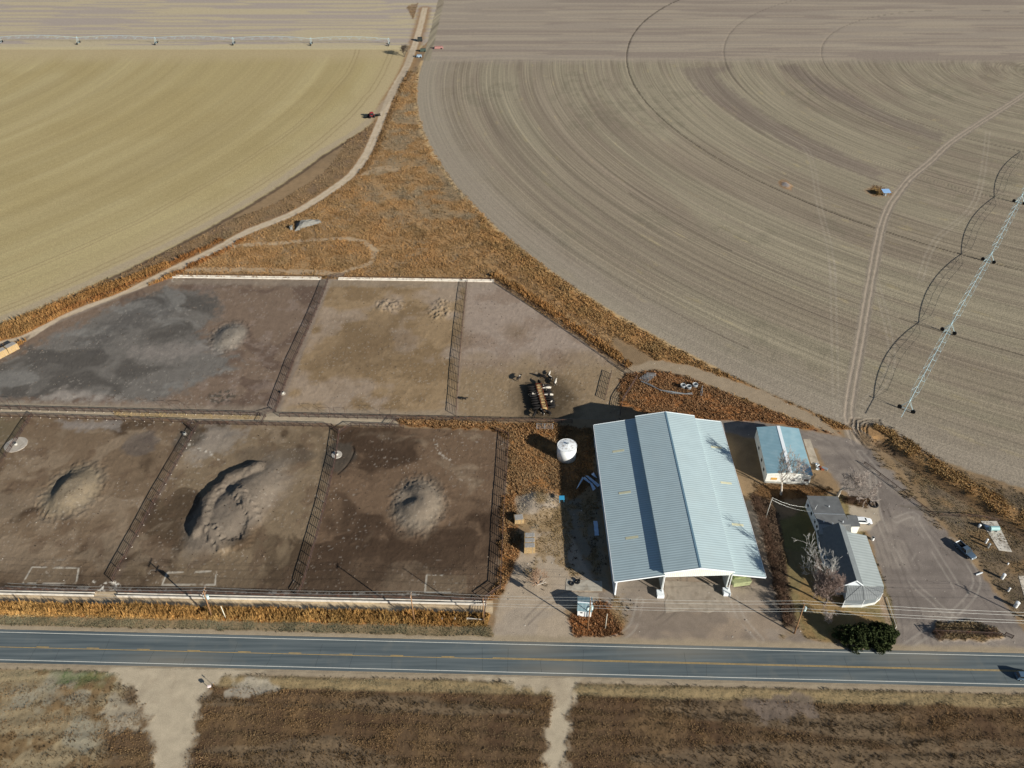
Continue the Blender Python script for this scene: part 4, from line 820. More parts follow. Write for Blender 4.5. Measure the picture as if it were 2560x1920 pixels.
MB().wall(FLi, BLi, 0, ze-.1, 0, ze-.1, .15).build('side_wall', wl, sh_); MB().wall(FRi, BRi, 0, ze-.1, 0, ze-.1, .15).build('side_wall', wl, sh_)
for A_, B2, nm in ((FLi, FRi, 'front_wall'), (BLi, BRi, 'back_wall')):
    mid = lp(A_, B2, .49); mb = MB(); mb.wall(A_, mid, .7, ze-.12, .7, zrr-.12, .15); mb.wall(mid, B2, .7, zrr-.12, .7, ze-.12, .15); mb.build(nm, wl, sh_)
    MB().wall(A_, B2, 0, .7, 0, .7, .22).build('foundation', mat('shed_base', (150, 150, 144), .9, .15, 1), sh_)
og = mat('boarded_window', (196, 150, 76), .8, .2, 2)
a, b = lp(FLi, FRi, .11), lp(FLi, FRi, .25); f = MB().wall((a[0], a[1]-.1), (b[0], b[1]-.1), 1.4, 2.3, 1.4, 2.3, .06).build('window', og, sh_); f['label'] = 'window boarded in orange wood'
MB().wall(((a[0]+b[0])/2-.04, a[1]-.15), ((a[0]+b[0])/2+.04, a[1]-.15), 1.4, 2.3, 1.4, 2.3, .05).build('window_mullion', wood, sh_)
a, b = lp(FLi, FRi, .86), lp(FLi, FRi, .96); MB().wall((a[0], a[1]-.1), (b[0], b[1]-.1), 1.4, 2.2, 1.4, 2.2, .06).build('window', mat('brown_door', (84, 70, 62), .7, .2, 1), sh_)
for v in (.35, .62, .82):
    p = lp(BLi, FLi, v); MB().wall((p[0]-.1, p[1]-.5), (p[0]-.1, p[1]+.5), 1.4, 2.4, 1.4, 2.4, .06).build('window', glass, sh_)
# ================================================================ FARMHOUSE
ho = thing('farmhouse', 'white farmhouse with dark steep gable, flat rear block and wraparound porch', 'house', (86, 130, 0))
wh_ = mat('house_siding', (214, 222, 226), .6, .05, 1, ribs=('Z', .2), ribamt=.15)
slate = mat('flat_roof_felt', (104, 106, 106), .8, .12, .8, dirt=((84, 84, 84), .5, .6))
steepm = mat('shingle_roof', (98, 104, 106), .75, .1, 1.2, bump=.3); porchm = mat('porch_metal', (160, 168, 166), .5, .06, .4, ribs=('Y', .9), ribamt=.4, metal=.15)
def PZ(px, py, z): return tuple(P(px, py, z))
# rear block
A_, B_r, Cc, Dd = PZ(2017, 1239, 4.1), PZ(2095, 1241, 4.1), PZ(2127, 1311, 4.1), PZ(2047, 1309, 4.1)
mL_, mR_ = PZ(2035, 1283.5, 4.35), PZ(2113, 1286, 4.35)
MB().slab([A_, B_r, mR_, mL_], .2).build('rear_roof', slate, ho); MB().slab([mL_, mR_, Cc, Dd], .2).build('rear_roof', slate, ho)
MB().slab([(mL_[0], mL_[1]-.12, mL_[2]+.025), (mR_[0], mR_[1]-.12, mR_[2]+.025), (mR_[0], mR_[1]+.12, mR_[2]+.025), (mL_[0], mL_[1]+.12, mL_[2]+.025)], .03).build('roof_seam', galv, ho)
W0 = [(A_[0]+.35, A_[1]-.3), (B_r[0]-.3, B_r[1]-.3), (Cc[0]-.3, Cc[1]+.2), (Dd[0]+.35, Dd[1]+.2)]
MB().prism(W0, 0, 3.85).build('rear_wall', wh_, ho)
# main steep gable
ze_, zr_ = 3.5, 6.7
def west(px, py, z): return PZ(px, py, z)
rn, rs = P(2097, 1306, zr_), P(2141.8, 1451, zr_)
dxr = (rs-rn); half = 3.6
ax = dxr.normalized(); sd_ = Vector((-ax.y, ax.x, 0)); sd_ = sd_ if sd_.x > 0 else -sd_
def hp_(t, s, z): p = rn+ax*t; return (p.x+sd_.x*s, p.y+sd_.y*s, z)
Ln = dxr.length
MB().slab([hp_(0, 0, zr_), hp_(Ln, 0, zr_), hp_(Ln, -half, ze_), hp_(0, -half-1.3, ze_-1.0+.35)], .16).build('roof', steepm, ho)
MB().slab([hp_(0, 0, zr_-.002), hp_(Ln, 0, zr_-.002), hp_(Ln, 2.1, zr_-1.75), hp_(0, 2.1, zr_-1.75)], .16).build('roof', steepm, ho)
prof = [hp_(Ln-.25, -half+.3, .1), hp_(Ln-.25, 2.6, .1), hp_(Ln-.25, 2.0, zr_-1.85), hp_(Ln-.25, 0, zr_-.2), hp_(Ln-.25, -half+.35, ze_+.05)]
pr2 = [hp_(.25, -half+.3, .1), hp_(.25, 2.6, .1), hp_(.25, 2.0, zr_-1.85), hp_(.25, 0, zr_-.2), hp_(.25, -half+.35, ze_+.05)]
MB().add(prof+pr2, [tuple(range(5)), tuple(range(9, 4, -1))]+[(i, i+5, (i+1) % 5+5, (i+1) % 5) for i in range(5)]).build('main_wall', wh_, ho)
for (s0, z0_, s1, z1_) in ((-half, ze_, 0, zr_), (0, zr_, 2.1, zr_-1.75)):
    a, b = hp_(Ln+.06, s0, z0_), hp_(Ln+.06, s1, z1_); MB().wall(a, b, z0_-.28, z0_+.04, z1_-.28, z1_+.04, .09).build('gable_trim', trimw, ho)
# west wing wall below the steep slope
MB().prism([tuple(P(2047, 1309, 3.4)[:2]), hp_(3, -half-.9, 0)[:2], hp_(9.6, -half-.9, 0)[:2], hp_(9.6, -1, 0)[:2], hp_(0, -1, 0)[:2]], 0, 2.95).build('west_wing_wall', wh_, ho)
MB().slab([PZ(2046, 1310, 3.95), PZ(2127, 1312, 3.95), PZ(2128, 1330, 4.1), PZ(2048, 1336, 3.75)], .15).build('link_roof', mat('link_roof', (150, 150, 144), .6, .06, 1, ribs=('X', .5), ribamt=.3), ho)
MB().slab([hp_(2.2, -half+.2, ze_-.05), hp_(10, -half+.2, ze_-.05), hp_(10, -half-1.35, ze_-.85), hp_(2.2, -half-1.35, ze_-.85)], .12).build('west_roof', steepm, ho)
# porch roof: east side and the rounded south end
zt, zb = 4.35, 3.0
E0, E1 = hp_(0, 2.0, zt+.3), hp_(Ln, 2.1, zt+.3)
pNE, pSE = PZ(2166, 1339, zb), PZ(2210, 1466, zb)
Pn = PZ(2131, 1333, zb+.9)
MB().slab([hp_(1.2, 2.0, zt+.35), E1, pSE, pNE], .14).build('porch_roof', porchm, ho)
MB().slab([hp_(-.6, .6, 4.3), hp_(1.4, 2.0, zt+.3), pNE, Pn], .14).build('porch_roof', porchm, ho)
hs_ = [PZ(2102, 1461, zb+.35), PZ(2120, 1459.5, zt), PZ(2155, 1459.6, zt+.1)]
rim = [PZ(2210, 1468, zb), PZ(2208, 1482, zb), PZ(2195, 1493.5, zb), PZ(2161, 1500.5, zb), PZ(2112, 1501, zb)]
apex = PZ(2156, 1461.5, zt+.12)
dkp = mat('porch_end_metal', (126, 130, 130), .5, .06, .4, ribs=('X', .6), ribamt=.35, metal=.15)
for a, b in zip(rim, rim[1:]): MB().slab([apex, a, b], .12).build('porch_roof', dkp, ho)
MB().slab([apex, rim[-1], hs_[0], hs_[1]], .12).build('porch_roof', dkp, ho)
for q in rim[:4]+[rim[-1]]: MB().tube((apex[0], apex[1], apex[2]+.02), (q[0], q[1], q[2]+.02), .05, n=5).build('hip_cap', mat('hip_cap', (80, 84, 86), .6, .05, 1), ho)
low = [(p[0]*.985+apex[0]*.015, p[1]*.985+apex[1]*.015) for p in rim]
for a, b in zip(low, low[1:]):
    MB().wall(a, b, .0, .95, .0, .95, .14).build('porch_wall', mat('porch_wall', (196, 200, 196), .7, .06, 1, dirt=((200, 170, 110), .6, .4)), ho)
    MB().wall(a, b, .95, 2.85, .95, 2.85, .05).build('porch_window', mat('porch_screen', (112, 120, 124), .4, .1, 1), ho)
for p in low: MB().tube((p[0], p[1], 0), (p[0], p[1], 2.95), .1, n=8).build('porch_post', whitep, ho)
for k in range(7):
    a = Vector(pNE).lerp(Vector(pSE), k/6); MB().tube((a.x-.35, a.y-.1, 0), (a.x-.35, a.y-.1, 2.9), .09, n=8).build('porch_post', whitep, ho)
# north-east entry block
MB().slab([PZ(2117, 1288, 3.3), PZ(2141, 1288, 3.3), PZ(2151, 1316, 3.15), PZ(2128, 1316, 3.15)], .15).build('entry_roof', slate, ho)
q0 = P(2130, 1313, 3.1); MB().box((q0.x+1.05, q0.y+1.2, 1.5), (2.1, 2.8, 3.0)).build('entry_wall', mat('entry_wall', (232, 232, 220), .6, .04, 1), ho)
for p in ((2059, 1305), (2107, 1306), (2072, 1268), (2081, 1311)): q = P(*p, 4.15); v_ = MB().tube(q, q+Vector((0, 0, .55)), .12, n=8).build('roof_vent', trimw, ho)
q = P(2037, 1274, 4.2); MB().tube(q, q+Vector((.3, .2, 1.7)), .05, n=6).build('roof_mast', whitep, ho)
q = P(2116, 1389, 5.8); MB().tube(q, q+Vector((0, 0, 1.2)), .05, n=6).build('antenna_mast', whitep, ho)
for v in (.15, .45, .75, .93):
    p = Vector((*W0[0], 0)).lerp(Vector((*W0[3], 0)), v); MB().wall((p.x-.03, p.y-.4), (p.x-.03, p.y+.4), 1.4, 2.3, 1.4, 2.3, .06).build('window', glass, ho)
# ================================================================ PUMP HOUSE
ph = thing('pump_house', 'small white pump house with ribbed roof by the driveway', 'shed', P(1443, 1538))
a, b = P(1443, 1540), P(1478, 1543); w_ = 3.4; L_ = 3.9
d = (b-a).normalized(); n_ = Vector((-d.y, d.x, 0))
def pp_(s, t_, z): p = a+d*s+n_*t_; return (p.x, p.y, z)
MB().prism([pp_(0, 0, 0)[:2], pp_(w_, 0, 0)[:2], pp_(w_, L_, 0)[:2], pp_(0, L_, 0)[:2]], 0, 2.45).build('wall', whitep, ph)
pr = mat('pump_roof', (132, 158, 164), .5, .05, 1, ribs=('X', .33), ribamt=.8, metal=.2)
MB().slab([pp_(-.15, -.2, 2.5), pp_(w_+.15, -.2, 2.5), pp_(w_+.15, L_*.5, 3.25), pp_(-.15, L_*.5, 3.25)], .1).build('roof', pr, ph)
MB().slab([pp_(-.15, L_*.5, 3.252), pp_(w_+.15, L_*.5, 3.252), pp_(w_+.15, L_+.2, 2.5), pp_(-.15, L_+.2, 2.5)], .1).build('roof', pr, ph)
for s in (-.05, w_+.05): MB().add([pp_(s-.06, 0, 2.3), pp_(s-.06, L_*.5, 3.12), pp_(s-.06, L_, 2.3), pp_(s+.06, 0, 2.3), pp_(s+.06, L_*.5, 3.12), pp_(s+.06, L_, 2.3)], [(0, 1, 2), (5, 4, 3), (0, 3, 4, 1), (1, 4, 5, 2), (2, 5, 3, 0)]).build('gable', trimw, ph)
MB().wall(pp_(-.16, L_*.5-.1, 0), pp_(w_+.16, L_*.5-.1, 0), 3.22, 3.30, 3.22, 3.30, .25).build('ridge_cap', trimw, ph)
q = pp_(1.0, -.04, 0); MB().box((q[0], q[1], 1.6), (.5, .06, .4)).build('window', glass, ph)
q = pp_(2.3, -.04, 0); MB().box((q[0], q[1], 1.1), (.9, .06, 2.0)).build('door', mat('pump_door', (196, 204, 206), .5, .05, 1), ph)
# ================================================================ UTILITY POLES AND WIRES
def pole(label, base, top, h, arms=(), cans=(), name='utility_pole', cat='utility pole', group='wooden power line poles', m=None, r=.19, base_w=None):
    b = P(*base) if base_w is None else Vector((*base_w, 0))
    tp = P(*top, h) if top else b+Vector((0, 0, h))
    dv = Vector((tp.x-b.x, tp.y-b.y, 0)); dv = dv*min(1, 1.0/max(dv.length, 1e-3)*.6) if dv.length > .6 else dv
    tp = Vector((b.x+dv.x, b.y+dv.y, h)); t = thing(name, label, cat, b, group)
    MB().tube(b, tp, r, r*.7, 10).build('shaft', m or wood, t, True)
    for z, L in arms:
        c = b.lerp(tp, z/h); arm = MB().tube(c-hn*L/2+Vector((0, 0, 0)), c+hn*L/2, .1, n=6).build('crossarm', wood, t)
        for s in (-1, -.45, .45, 1): q = c+hn*L/2*s*.93; MB().tube(q+Vector((0, 0, .05)), q+Vector((0, 0, .28)), .05, .03, 6).build('insulator', whitep, t)
    for z, ang in cans:
        c = b.lerp(tp, z/h); q = c+Vector((math.cos(ang), math.sin(ang), 0))*.5
        k = MB().tube(q, q+Vector((0, 0, 1.15)), .33, .33, 14).build('transformer', mat('transformer', (190, 214, 212), .4, .05, 1), t)
        f = MB().tube(q+Vector((0, 0, 1.15)), q+Vector((0, 0, 1.5)), .04, .04, 6); f.build('bushing', galv, k)
    return tp
AZ1 = [(10.9, 2.6), (9.6, 2.4)]
pL = pole('leaning wooden pole with two transformers by the roadside weeds at left', (530.7, 1544.6), (513, 1478), 11.2, [(11.0, 2.6), (9.7, 2.2)], [(8.0, .3), (8.0, 2.4)])
pM = pole('slim pole with one crossarm above the dark pen bunk', (1036, 1554), None, 11.2, [(11.0, 1.6)])
pB = pole('pole standing at the end of the long bunk', (1210, 1560), None, 11.0, [], [], r=.13)
pA = pole('pole with three transformers in front of the white pump house', (1469, 1572), None, 11.6, [(11.4, 2.4), (9.6, 2.0)], [(8.2, .2), (8.2, 1.7), (8.2, 3.2)])
pR = pole('pole with one transformer at the foot of the hedge row', (1985.8, 1583.5), (2011, 1511), 11.7, [(11.4, 2.4)], [(9.4, 0.0)])
e5 = Vector((113.9+23.4, 123.0-18.0)); p5 = pole('pole just beyond the right edge with one crossarm', None, None, 11.7, [(10.6, 2.6)], [], base_w=(e5.x, e5.y))
pS = pole('lighter service pole between barn hedge and farmhouse', (1914, 1295), (1931, 1244), 8.4, [], [], group=None, m=mat('grey_pole', (170, 168, 160), .8, .1, 2), r=.11)
pole('short whitish stub pole in the roadside weeds', (564, 1544.7), None, 5.0, name='stub_pole', cat='pole', group='short stub poles', m=mat('pale_pole', (200, 198, 180), .8, .1, 2), r=.13)
pole('short grey stub pole in rusty weeds right of pump house', (1513, 1572), None, 6.4, name='stub_pole', cat='pole', group='short stub poles', m=mat('pale_pole2', (176, 172, 158), .8, .1, 2), r=.13)
def sag(a, b, s, n=10): return [a.lerp(b, k/n)-Vector((0, 0, 4*s*(k/n)*(1-k/n))) for k in range(n+1)]
farL = pL-hd*48; farR = p5+hd*50
chain = [farL, pL, pM, pA, pR, p5, farR]
for i, (o_, dz, lb) in enumerate(((1.1, -.1, 'northernmost thin power wire strung along the highway'), (-1.1, -.1, 'southernmost thin power wire strung along the highway'), (0.1, .15, 'topmost power wire strung along the highway on pole tips'), (-.1, -2.6, 'lower neutral wire strung along the highway'))):
    pts = []
    for a, b in zip(chain, chain[1:]): pts += sag(a+hn*o_+Vector((0, 0, dz)), b+hn*o_+Vector((0, 0, dz)), .7)
    tag(MB().path(pts, .022, 4).build('power_line', wirem), lb, 'wire', 'power wires along the highway')
tag(MB().path(sag(pS, P(2018, 1268, 4.2), .8), .02, 4).build('service_wire', wirem), 'upper service wire from grey pole to farmhouse rear block', 'wire', 'farmhouse service wires')
tag(MB().path(sag(pS-Vector((0, 0, .8)), P(2024, 1279, 4.2), .8), .02, 4).build('service_wire', wirem), 'lower service wire from grey pole to farmhouse rear block', 'wire', 'farmhouse service wires')

# ================================================================ TREES
def limb(p, d, L, r, depth, out, twig, spread, up, rnd, nseg=3, minr=.012):
    pts = [(p, r)]; q = p.copy(); dd = d.normalized()
    for k in range(nseg):
        dd = (dd+Vector((rnd.gauss(0, .16), rnd.gauss(0, .16), rnd.gauss(0, .1)+up*.08))).normalized(); q = q+dd*L/nseg; pts.append((q.copy(), max(minr, r*(1-.45*(k+1)/nseg))))
    for (a, ra), (b, rb) in zip(pts, pts[1:]): out.append((a, b, ra, rb, depth))
    if depth <= 0: return
    n = rnd.choice(twig)
    for k in range(n):
        f = rnd.uniform(.35, 1.0) if k else 1.0; i = min(int(f*nseg), nseg-1); a, ra = pts[i]; b, rb = pts[i+1]; s = a.lerp(b, f*nseg-i if f < 1 else 1)
        ax_ = Vector((rnd.gauss(0, 1), rnd.gauss(0, 1), rnd.gauss(0, .6))); ax_ = (ax_-dd*ax_.dot(dd)).normalized()
        nd = (dd*math.cos(spread*rnd.uniform(.6, 1.2))+ax_*math.sin(spread*rnd.uniform(.6, 1.2))+Vector((0, 0, up*.12))).normalized()
        limb(s, nd, L*rnd.uniform(.58, .85), max(minr, rb*rnd.uniform(.5, .75)), depth-1, out, twig, spread, up, rnd, nseg, minr)
def bare_tree(label, base, lean, h, r0, seed, depth=6, twig=(2, 3, 3), spread=.62, up=1, m=None, mt_=None, minr=.014, group='bare leafless trees', L0=.3, trunks=1):
    rnd = random.Random(seed); b = P(*base); t = thing('bare_tree', label, 'tree', b, group); seg = []
    for j in range(trunks):
        d = Vector((lean[0]+rnd.gauss(0, .25)*(trunks > 1), lean[1]+rnd.gauss(0, .25)*(trunks > 1), 1)); limb(b-Vector((0, 0, .2)), d, h*L0, r0, depth, seg, twig, spread, up, rnd, 3, minr)
    for nm, cond, n, mm in (('trunk', lambda k: k >= depth-1, 8, m), ('crown', lambda k: k < depth-1, 4, mt_ or m)):
        mb = MB()
        for a, bb, ra, rb, k in seg:
            if cond(k): mb.tube(a, bb, ra, rb, n, False)
        mb.build(nm, mm, t, True)
    return t
bark = mat('pale_bark', (176, 168, 156), .85, .2, 2); twigm = mat('grey_twigs', (170, 158, 148), .9, .2, 1.5); barkd = mat('dark_bark', (96, 86, 76), .9, .2, 2)
bare_tree('tall bare tree with pale trunk in front of the blue roofed shed', (1952, 1237), (.12, .0), 16.5, .36, 3, 7, m=bark, mt_=twigm, L0=.31, twig=(2, 3, 3), spread=.55, minr=.03)
bare_tree('wide bare tree with forked trunk behind the farmhouse rear block', (2093, 1241), (.1, .0), 15, .42, 15, 7, m=bark, mt_=twigm, L0=.30, twig=(3, 3, 3), spread=.66, up=.6, minr=.033)
bare_tree('bare tree with white upper branches at the front left corner of farmhouse', (2036, 1472), (-.1, .05), 15, .3, 21, 6, m=bark, mt_=mat('white_twigs', (176, 174, 168), .85, .1, 2), L0=.33, spread=.62, minr=.028)
bare_tree('brushy bare tree with dense grey twigs right beside the farmhouse porch', (2062, 1510), (.05, .1), 15.5, .32, 33, 7, m=barkd, mt_=mat('brush_twigs', (146, 128, 118), .9, .2, 2), L0=.31, spread=.66, twig=(3, 3, 4), minr=.022)
bare_tree('low grey bare shrub between twiggy tree and evergreen', (2064, 1552), (0, 0), 3.6, .06, 41, 5, m=twigm, L0=.36, spread=.6, twig=(3, 3), group=None, trunks=5)
bare_tree('scrubby pinkish bare bush beside the long pole shadow', (1345, 1462), (.1, .1), 5.0, .09, 51, 5, m=mat('pink_twigs', (160, 132, 108), .9, .2, 2), L0=.34, spread=.7, twig=(3, 3), group=None, trunks=6)
bare_tree('small bare tree beside the farm road gate at the top', (1012, 142), (-.1, 0), 9, .2, 61, 5, m=barkd, L0=.3, spread=.6, twig=(3, 3), minr=.05, group=None, trunks=3)
o = MB()
fa, fb_ = P(1343, 1464), P(1366, 1458); o.tube(fa+Vector((0, 0, .3)), fb_+Vector((0, 0, .5)), .14, .07, 8); o.tube(fa.lerp(fb_, .5)+Vector((0, 0, .4)), fa.lerp(fb_, .7)+Vector((.6, 1.4, .6)), .07, .03, 6)
tag(o.build('fallen_branch', bark), 'pale fallen branch lying by the scrubby bush', 'branch')
# evergreen: branches carrying many small flat sprays
def leafy(name, label, cat, centres, colr, n, size, trunkm, flat=.8, group=None, base=None):
    b = base or P(*centres[0][0]); t = thing(name, label, cat, b, group); Vs = []; cols = []
    k = 0
    for (c, rx, ry, rz) in centres:
        q = P(*c); nn = int(n*rx*ry*rz)
        ph = RNG.random(nn)*2*math.pi; ct = RNG.random(nn)*1.15-.15; st_ = np.sqrt(np.clip(1-ct**2, 0, 1))
        lob = 1+.22*np.sin(ph*3+c[0])*st_+.16*np.sin(ph*7+ct*6); rr_ = (RNG.random(nn)**.33)*lob
        cx_, cy_, cz_ = q.x+rx*rr_*st_*np.cos(ph), q.y+ry*rr_*st_*np.sin(ph), .2+rz*np.abs(rr_*ct)+rz*.15*RNG.random(nn)
        keep = fbm(cx_*1.1, cy_*1.1+cz_*.8, 400, 3) > .36
        cx_, cy_, cz_ = cx_[keep], cy_[keep], cz_[keep]; m_ = len(cx_)
        e = RNG.normal(size=(m_, 3)); e /= np.linalg.norm(e, axis=1, keepdims=True); f = RNG.normal(size=(m_, 3)); f -= e*(e*f).sum(1, keepdims=True); f /= np.linalg.norm(f, axis=1, keepdims=True)
        s = size*(.6+.8*RNG.random((m_, 1))); C_ = np.c_[cx_, cy_, cz_]
        Vs.append(np.stack([C_-e*s, C_+f*s*.5, C_+e*s, C_-f*s*.5], 1).reshape(-1, 3))
        cc = np.array(lin(colr))*(1+.45*(fbm(cx_*.9, cy_*.9, 410, 2)-.5)[:, None]*2)*(1+.25*RNG.normal(size=(m_, 1))); cols.append(np.repeat(np.clip(cc, .004, .6), 4, 0))
        k += m_
        tr = MB()
        for j in range(9):
            a_ = j*2.4; tip = q+Vector((rx*.7*math.cos(a_), ry*.7*math.sin(a_), rz*.7)); tr.tube(q, q.lerp(tip, .5)+Vector((0, 0, .3)), .09, .05, 5); tr.tube(q.lerp(tip, .5)+Vector((0, 0, .3)), tip, .05, .02, 5)
        tr.build('trunk', trunkm, t)
    VV = np.concatenate(Vs)-np.array(b); o = bigmesh('crown', VV, np.arange(len(VV)).reshape(-1, 4), [m_weed], False, np.concatenate(cols)); o.parent = t
    return t
leafy('evergreen_bush', 'large dark evergreen bush nearer the hedge, beside the highway', 'bush', [((2130, 1600), 3.9, 3.0, 3.6), ((2158, 1602), 3.5, 2.9, 3.5)], (58, 66, 40), 300, .26, barkd, group='dark evergreen bushes')
leafy('evergreen_bush', 'large dark evergreen bush nearer the pale curb, beside the highway', 'bush', [((2186, 1602), 3.8, 3.0, 3.6), ((2206, 1594), 3.1, 3.2, 3.4)], (56, 64, 38), 300, .26, barkd, group='dark evergreen bushes')
# the hedge between barn and lawn: a row of leafless brown shrubs
HP = smooth_line([(P(1890, 1262)).to_tuple()[:2], P(1906, 1300).to_tuple()[:2], P(1920, 1360).to_tuple()[:2], P(1936, 1430).to_tuple()[:2], P(1952, 1500).to_tuple()[:2], P(1968, 1558).to_tuple()[:2]], 4)
hs1 = mat('hedge_twigs', (100, 78, 62), .9, .25, 1.5)
def shrub(seed, h=2.6):
    rnd = random.Random(seed); t = thing('shrub', '', 'shrub', (0, 0, 0)); seg = []
    for j in range(11): limb(Vector((rnd.gauss(0, .25), rnd.gauss(0, .25), -.1)), Vector((rnd.gauss(0, .45), rnd.gauss(0, .45), 1)), h*.42, .05, 3, seg, (3, 4), .6, .6, rnd, 2, .02)
    mb = MB()
    for a, b, ra, rb, k in seg: mb.tube(a, b, ra, rb, 3, False)
    mb.build('crown', hs1, t)
    return t
protos = [shrub(71), shrub(72, 2.2), shrub(73, 2.9)]
for i, (x, y) in enumerate(HP):
    o = protos[i] if i < 3 else copy_tree(protos[i % 3]); o.location = (x+random.uniform(-.4, .4), y, 0); o.rotation_euler.z = random.uniform(0, 6); s = random.uniform(.8, 1.2); o.scale = (s, s, s*random.uniform(.85, 1.1))
    tag(o, 'shrub at the shed end of the hedge row between barn and lawn' if i == 0 else ('shrub at the highway end of the hedge row between barn and lawn' if i == len(HP)-1 else 'brown leafless shrub in the middle of the hedge row beside the lawn'), 'shrub', 'leafless shrubs of the hedge row')
for i, (q, lb) in enumerate((((2130, 1256), 'brown leafless shrub behind the rear block near the forked tree'), ((2152, 1258), 'brown leafless shrub nearest the burnt ring'), ((2480, 1588), 'darkest bushy shrub at the right end of the dry island'), ((2350, 1590), 'leafless shrub at the left end of the dry island by the highway'))):
    o = copy_tree(protos[i % 3]); o.location = P(*q); o.scale = (1.0, 1.0, .7); o['group'] = 'low shrubs round the yard'; o['label'] = lb
# ================================================================ COWS AND FEEDER
def cowmat(name, a, b_, thr, scale=.9):
    m = bpy.data.materials.new(name); n, l, b = nodes(m); b.inputs['Roughness'].default_value = .8; b.inputs['Specular IOR Level'].default_value = .2
    tc = n.new('ShaderNodeTexCoord'); oi = n.new('ShaderNodeObjectInfo'); ad = n.new('ShaderNodeVectorMath'); ad.operation = 'ADD'
    sc = n.new('ShaderNodeVectorMath'); sc.operation = 'SCALE'; sc.inputs[0].default_value = (37, 11, 23); l.new(oi.outputs['Random'], sc.inputs['Scale']); l.new(tc.outputs['Object'], ad.inputs[0]); l.new(sc.outputs[0], ad.inputs[1])
    no = n.new('ShaderNodeTexNoise'); no.inputs['Scale'].default_value = scale; no.inputs['Detail'].default_value = 1; l.new(ad.outputs[0], no.inputs['Vector'])
    r = n.new('ShaderNodeMapRange'); r.inputs[1].default_value = thr; r.inputs[2].default_value = thr+.03; l.new(no.outputs[0], r.inputs[0])
    mx = n.new('ShaderNodeMix'); mx.data_type = 'RGBA'; mx.inputs[6].default_value = (*lin(a), 1); mx.inputs[7].default_value = (*lin(b_), 1); l.new(r.outputs[0], mx.inputs[0]); l.new(mx.outputs[2], b.inputs['Base Color']); return m
cm_b = cowmat('cow_coat_black', (30, 27, 26), (196, 190, 178), .62); cm_w = cowmat('cow_coat_white', (34, 30, 28), (186, 180, 168), .42); cm_k = cowmat('cow_coat_plain', (24, 22, 21), (60, 54, 48), .8)
def make_cow(m, down=False):
    # skeleton vertices (x forward), radius; one skinned surface
    hz = .95 if down else 1.18
    J = [((-.95, 0, 1.15), .24), ((-.5, 0, 1.10), .34), ((0, 0, 1.05), .37), ((.5, 0, 1.10), .33), ((.78, 0, 1.16), .26), ((1.12, 0, hz), .17), ((1.40, 0, hz-.02), .14), ((1.72, 0, hz-.22), .09)]
    E_ = [(i, i+1) for i in range(7)]
    def leg(x, y, back):
        k = len(J)
        if back: J.extend([((x, y, .85), .17), ((x+.08, y*1.05, .58), .10), ((x-.10, y*1.05, .36), .065), ((x-.02, y*1.05, .04), .06)]); E_.append((1 if x > -.6 else 0, k))
        else: J.extend([((x, y, .80), .13), ((x+.02, y*1.0, .55), .085), ((x+.04, y, .34), .06), ((x+.04, y, .04), .055)]); E_.append((3, k))
        E_.extend([(k, k+1), (k+1, k+2), (k+2, k+3)])
    leg(-.80, .24, 1); leg(-.72, -.24, 1); leg(.50, .2, 0); leg(.60, -.2, 0)
    k = len(J); J.extend([((-1.16, 0, 1.22), .04), ((-1.24, 0, .9), .03), ((-1.22, 0, .55), .05)]); E_.extend([(0, k), (k, k+1), (k+1, k+2)])
    for s in (-1, 1): k = len(J); J.append(((1.34, .26*s, hz+.08), .05)); E_.append((6, k))
    me = bpy.data.meshes.new('body'); me.from_pydata([j[0] for j in J], E_, []); o = bpy.data.objects.new('cowtmp', me); S.collection.objects.link(o)
    sk_ = o.modifiers.new('s', 'SKIN'); sk_.use_smooth_shade = True; o.modifiers.new('u', 'SUBSURF').levels = 1
    for v, (c, r) in zip(me.skin_vertices[0].data, J): v.radius = (r, r*1.08)
    me.skin_vertices[0].data[2].use_root = True
    dg = bpy.context.evaluated_depsgraph_get(); m2 = bpy.data.meshes.new_from_object(o.evaluated_get(dg)); m2.materials.clear(); m2.materials.append(m)
    bpy.data.objects.remove(o); return m2
CM = {'b': make_cow(cm_b), 'w': make_cow(cm_w), 'k': make_cow(cm_k)}
def cow(label, p, ang, kind, wpos=None, group=None, s=1.12):
    o = bpy.data.objects.new('cow', CM[kind]); S.collection.objects.link(o); q = P(*p) if wpos is None else Vector(wpos); o.location = (q.x, q.y, gz(q.x, q.y)); o.rotation_euler.z = ang; o.scale = (s, s, s)
    return tag(o, label, 'cow', group)
cow('dark cow standing leftmost of the loose cows, left above the feeder', (1297, 950), 1.0, 'b')
cow('dark cow standing upper left of the two white backed cows', (1356, 946), 2.8, 'k')
cow('small white cow, uppermost of the herd above the feeder', (1373, 937.5), 1.2, 'w', s=.8)
cow('dark cow between the two white backed cows above the feeder', (1375, 949), 2.2, 'b')
cow('white backed cow to the upper right of the feeder', (1388, 961), 1.3, 'w')
cow('lone black calf beside the fence between the tan pens', (1161, 1000), .2, 'k', s=.75)
fA, fB = P(1346, 969), P(1362, 1028); fd = (fB-fA).normalized(); fn = Vector((-fd.y, fd.x, 0)); FL_ = (fB-fA).length
t = thing('feeder_wagon', 'long rusty hay feeder wagon ringed by feeding cows', 'feeder', fA)
rust = mat('rusty_steel', (124, 66, 42), .8, .3, 2); hay = mat('loose_hay', (170, 146, 102), .95, .25, 2.5, bump=.8)
ang = math.atan2(fd.y, fd.x); mid = (fA+fB)/2
for s in (-1, 1):
    for z in (.55, .95, 1.35, 1.7): MB().tube(fA+fn*s*.9+Vector((0, 0, z)), fB+fn*s*.9+Vector((0, 0, z)), .045, n=5).build('side_rail', rust, t)
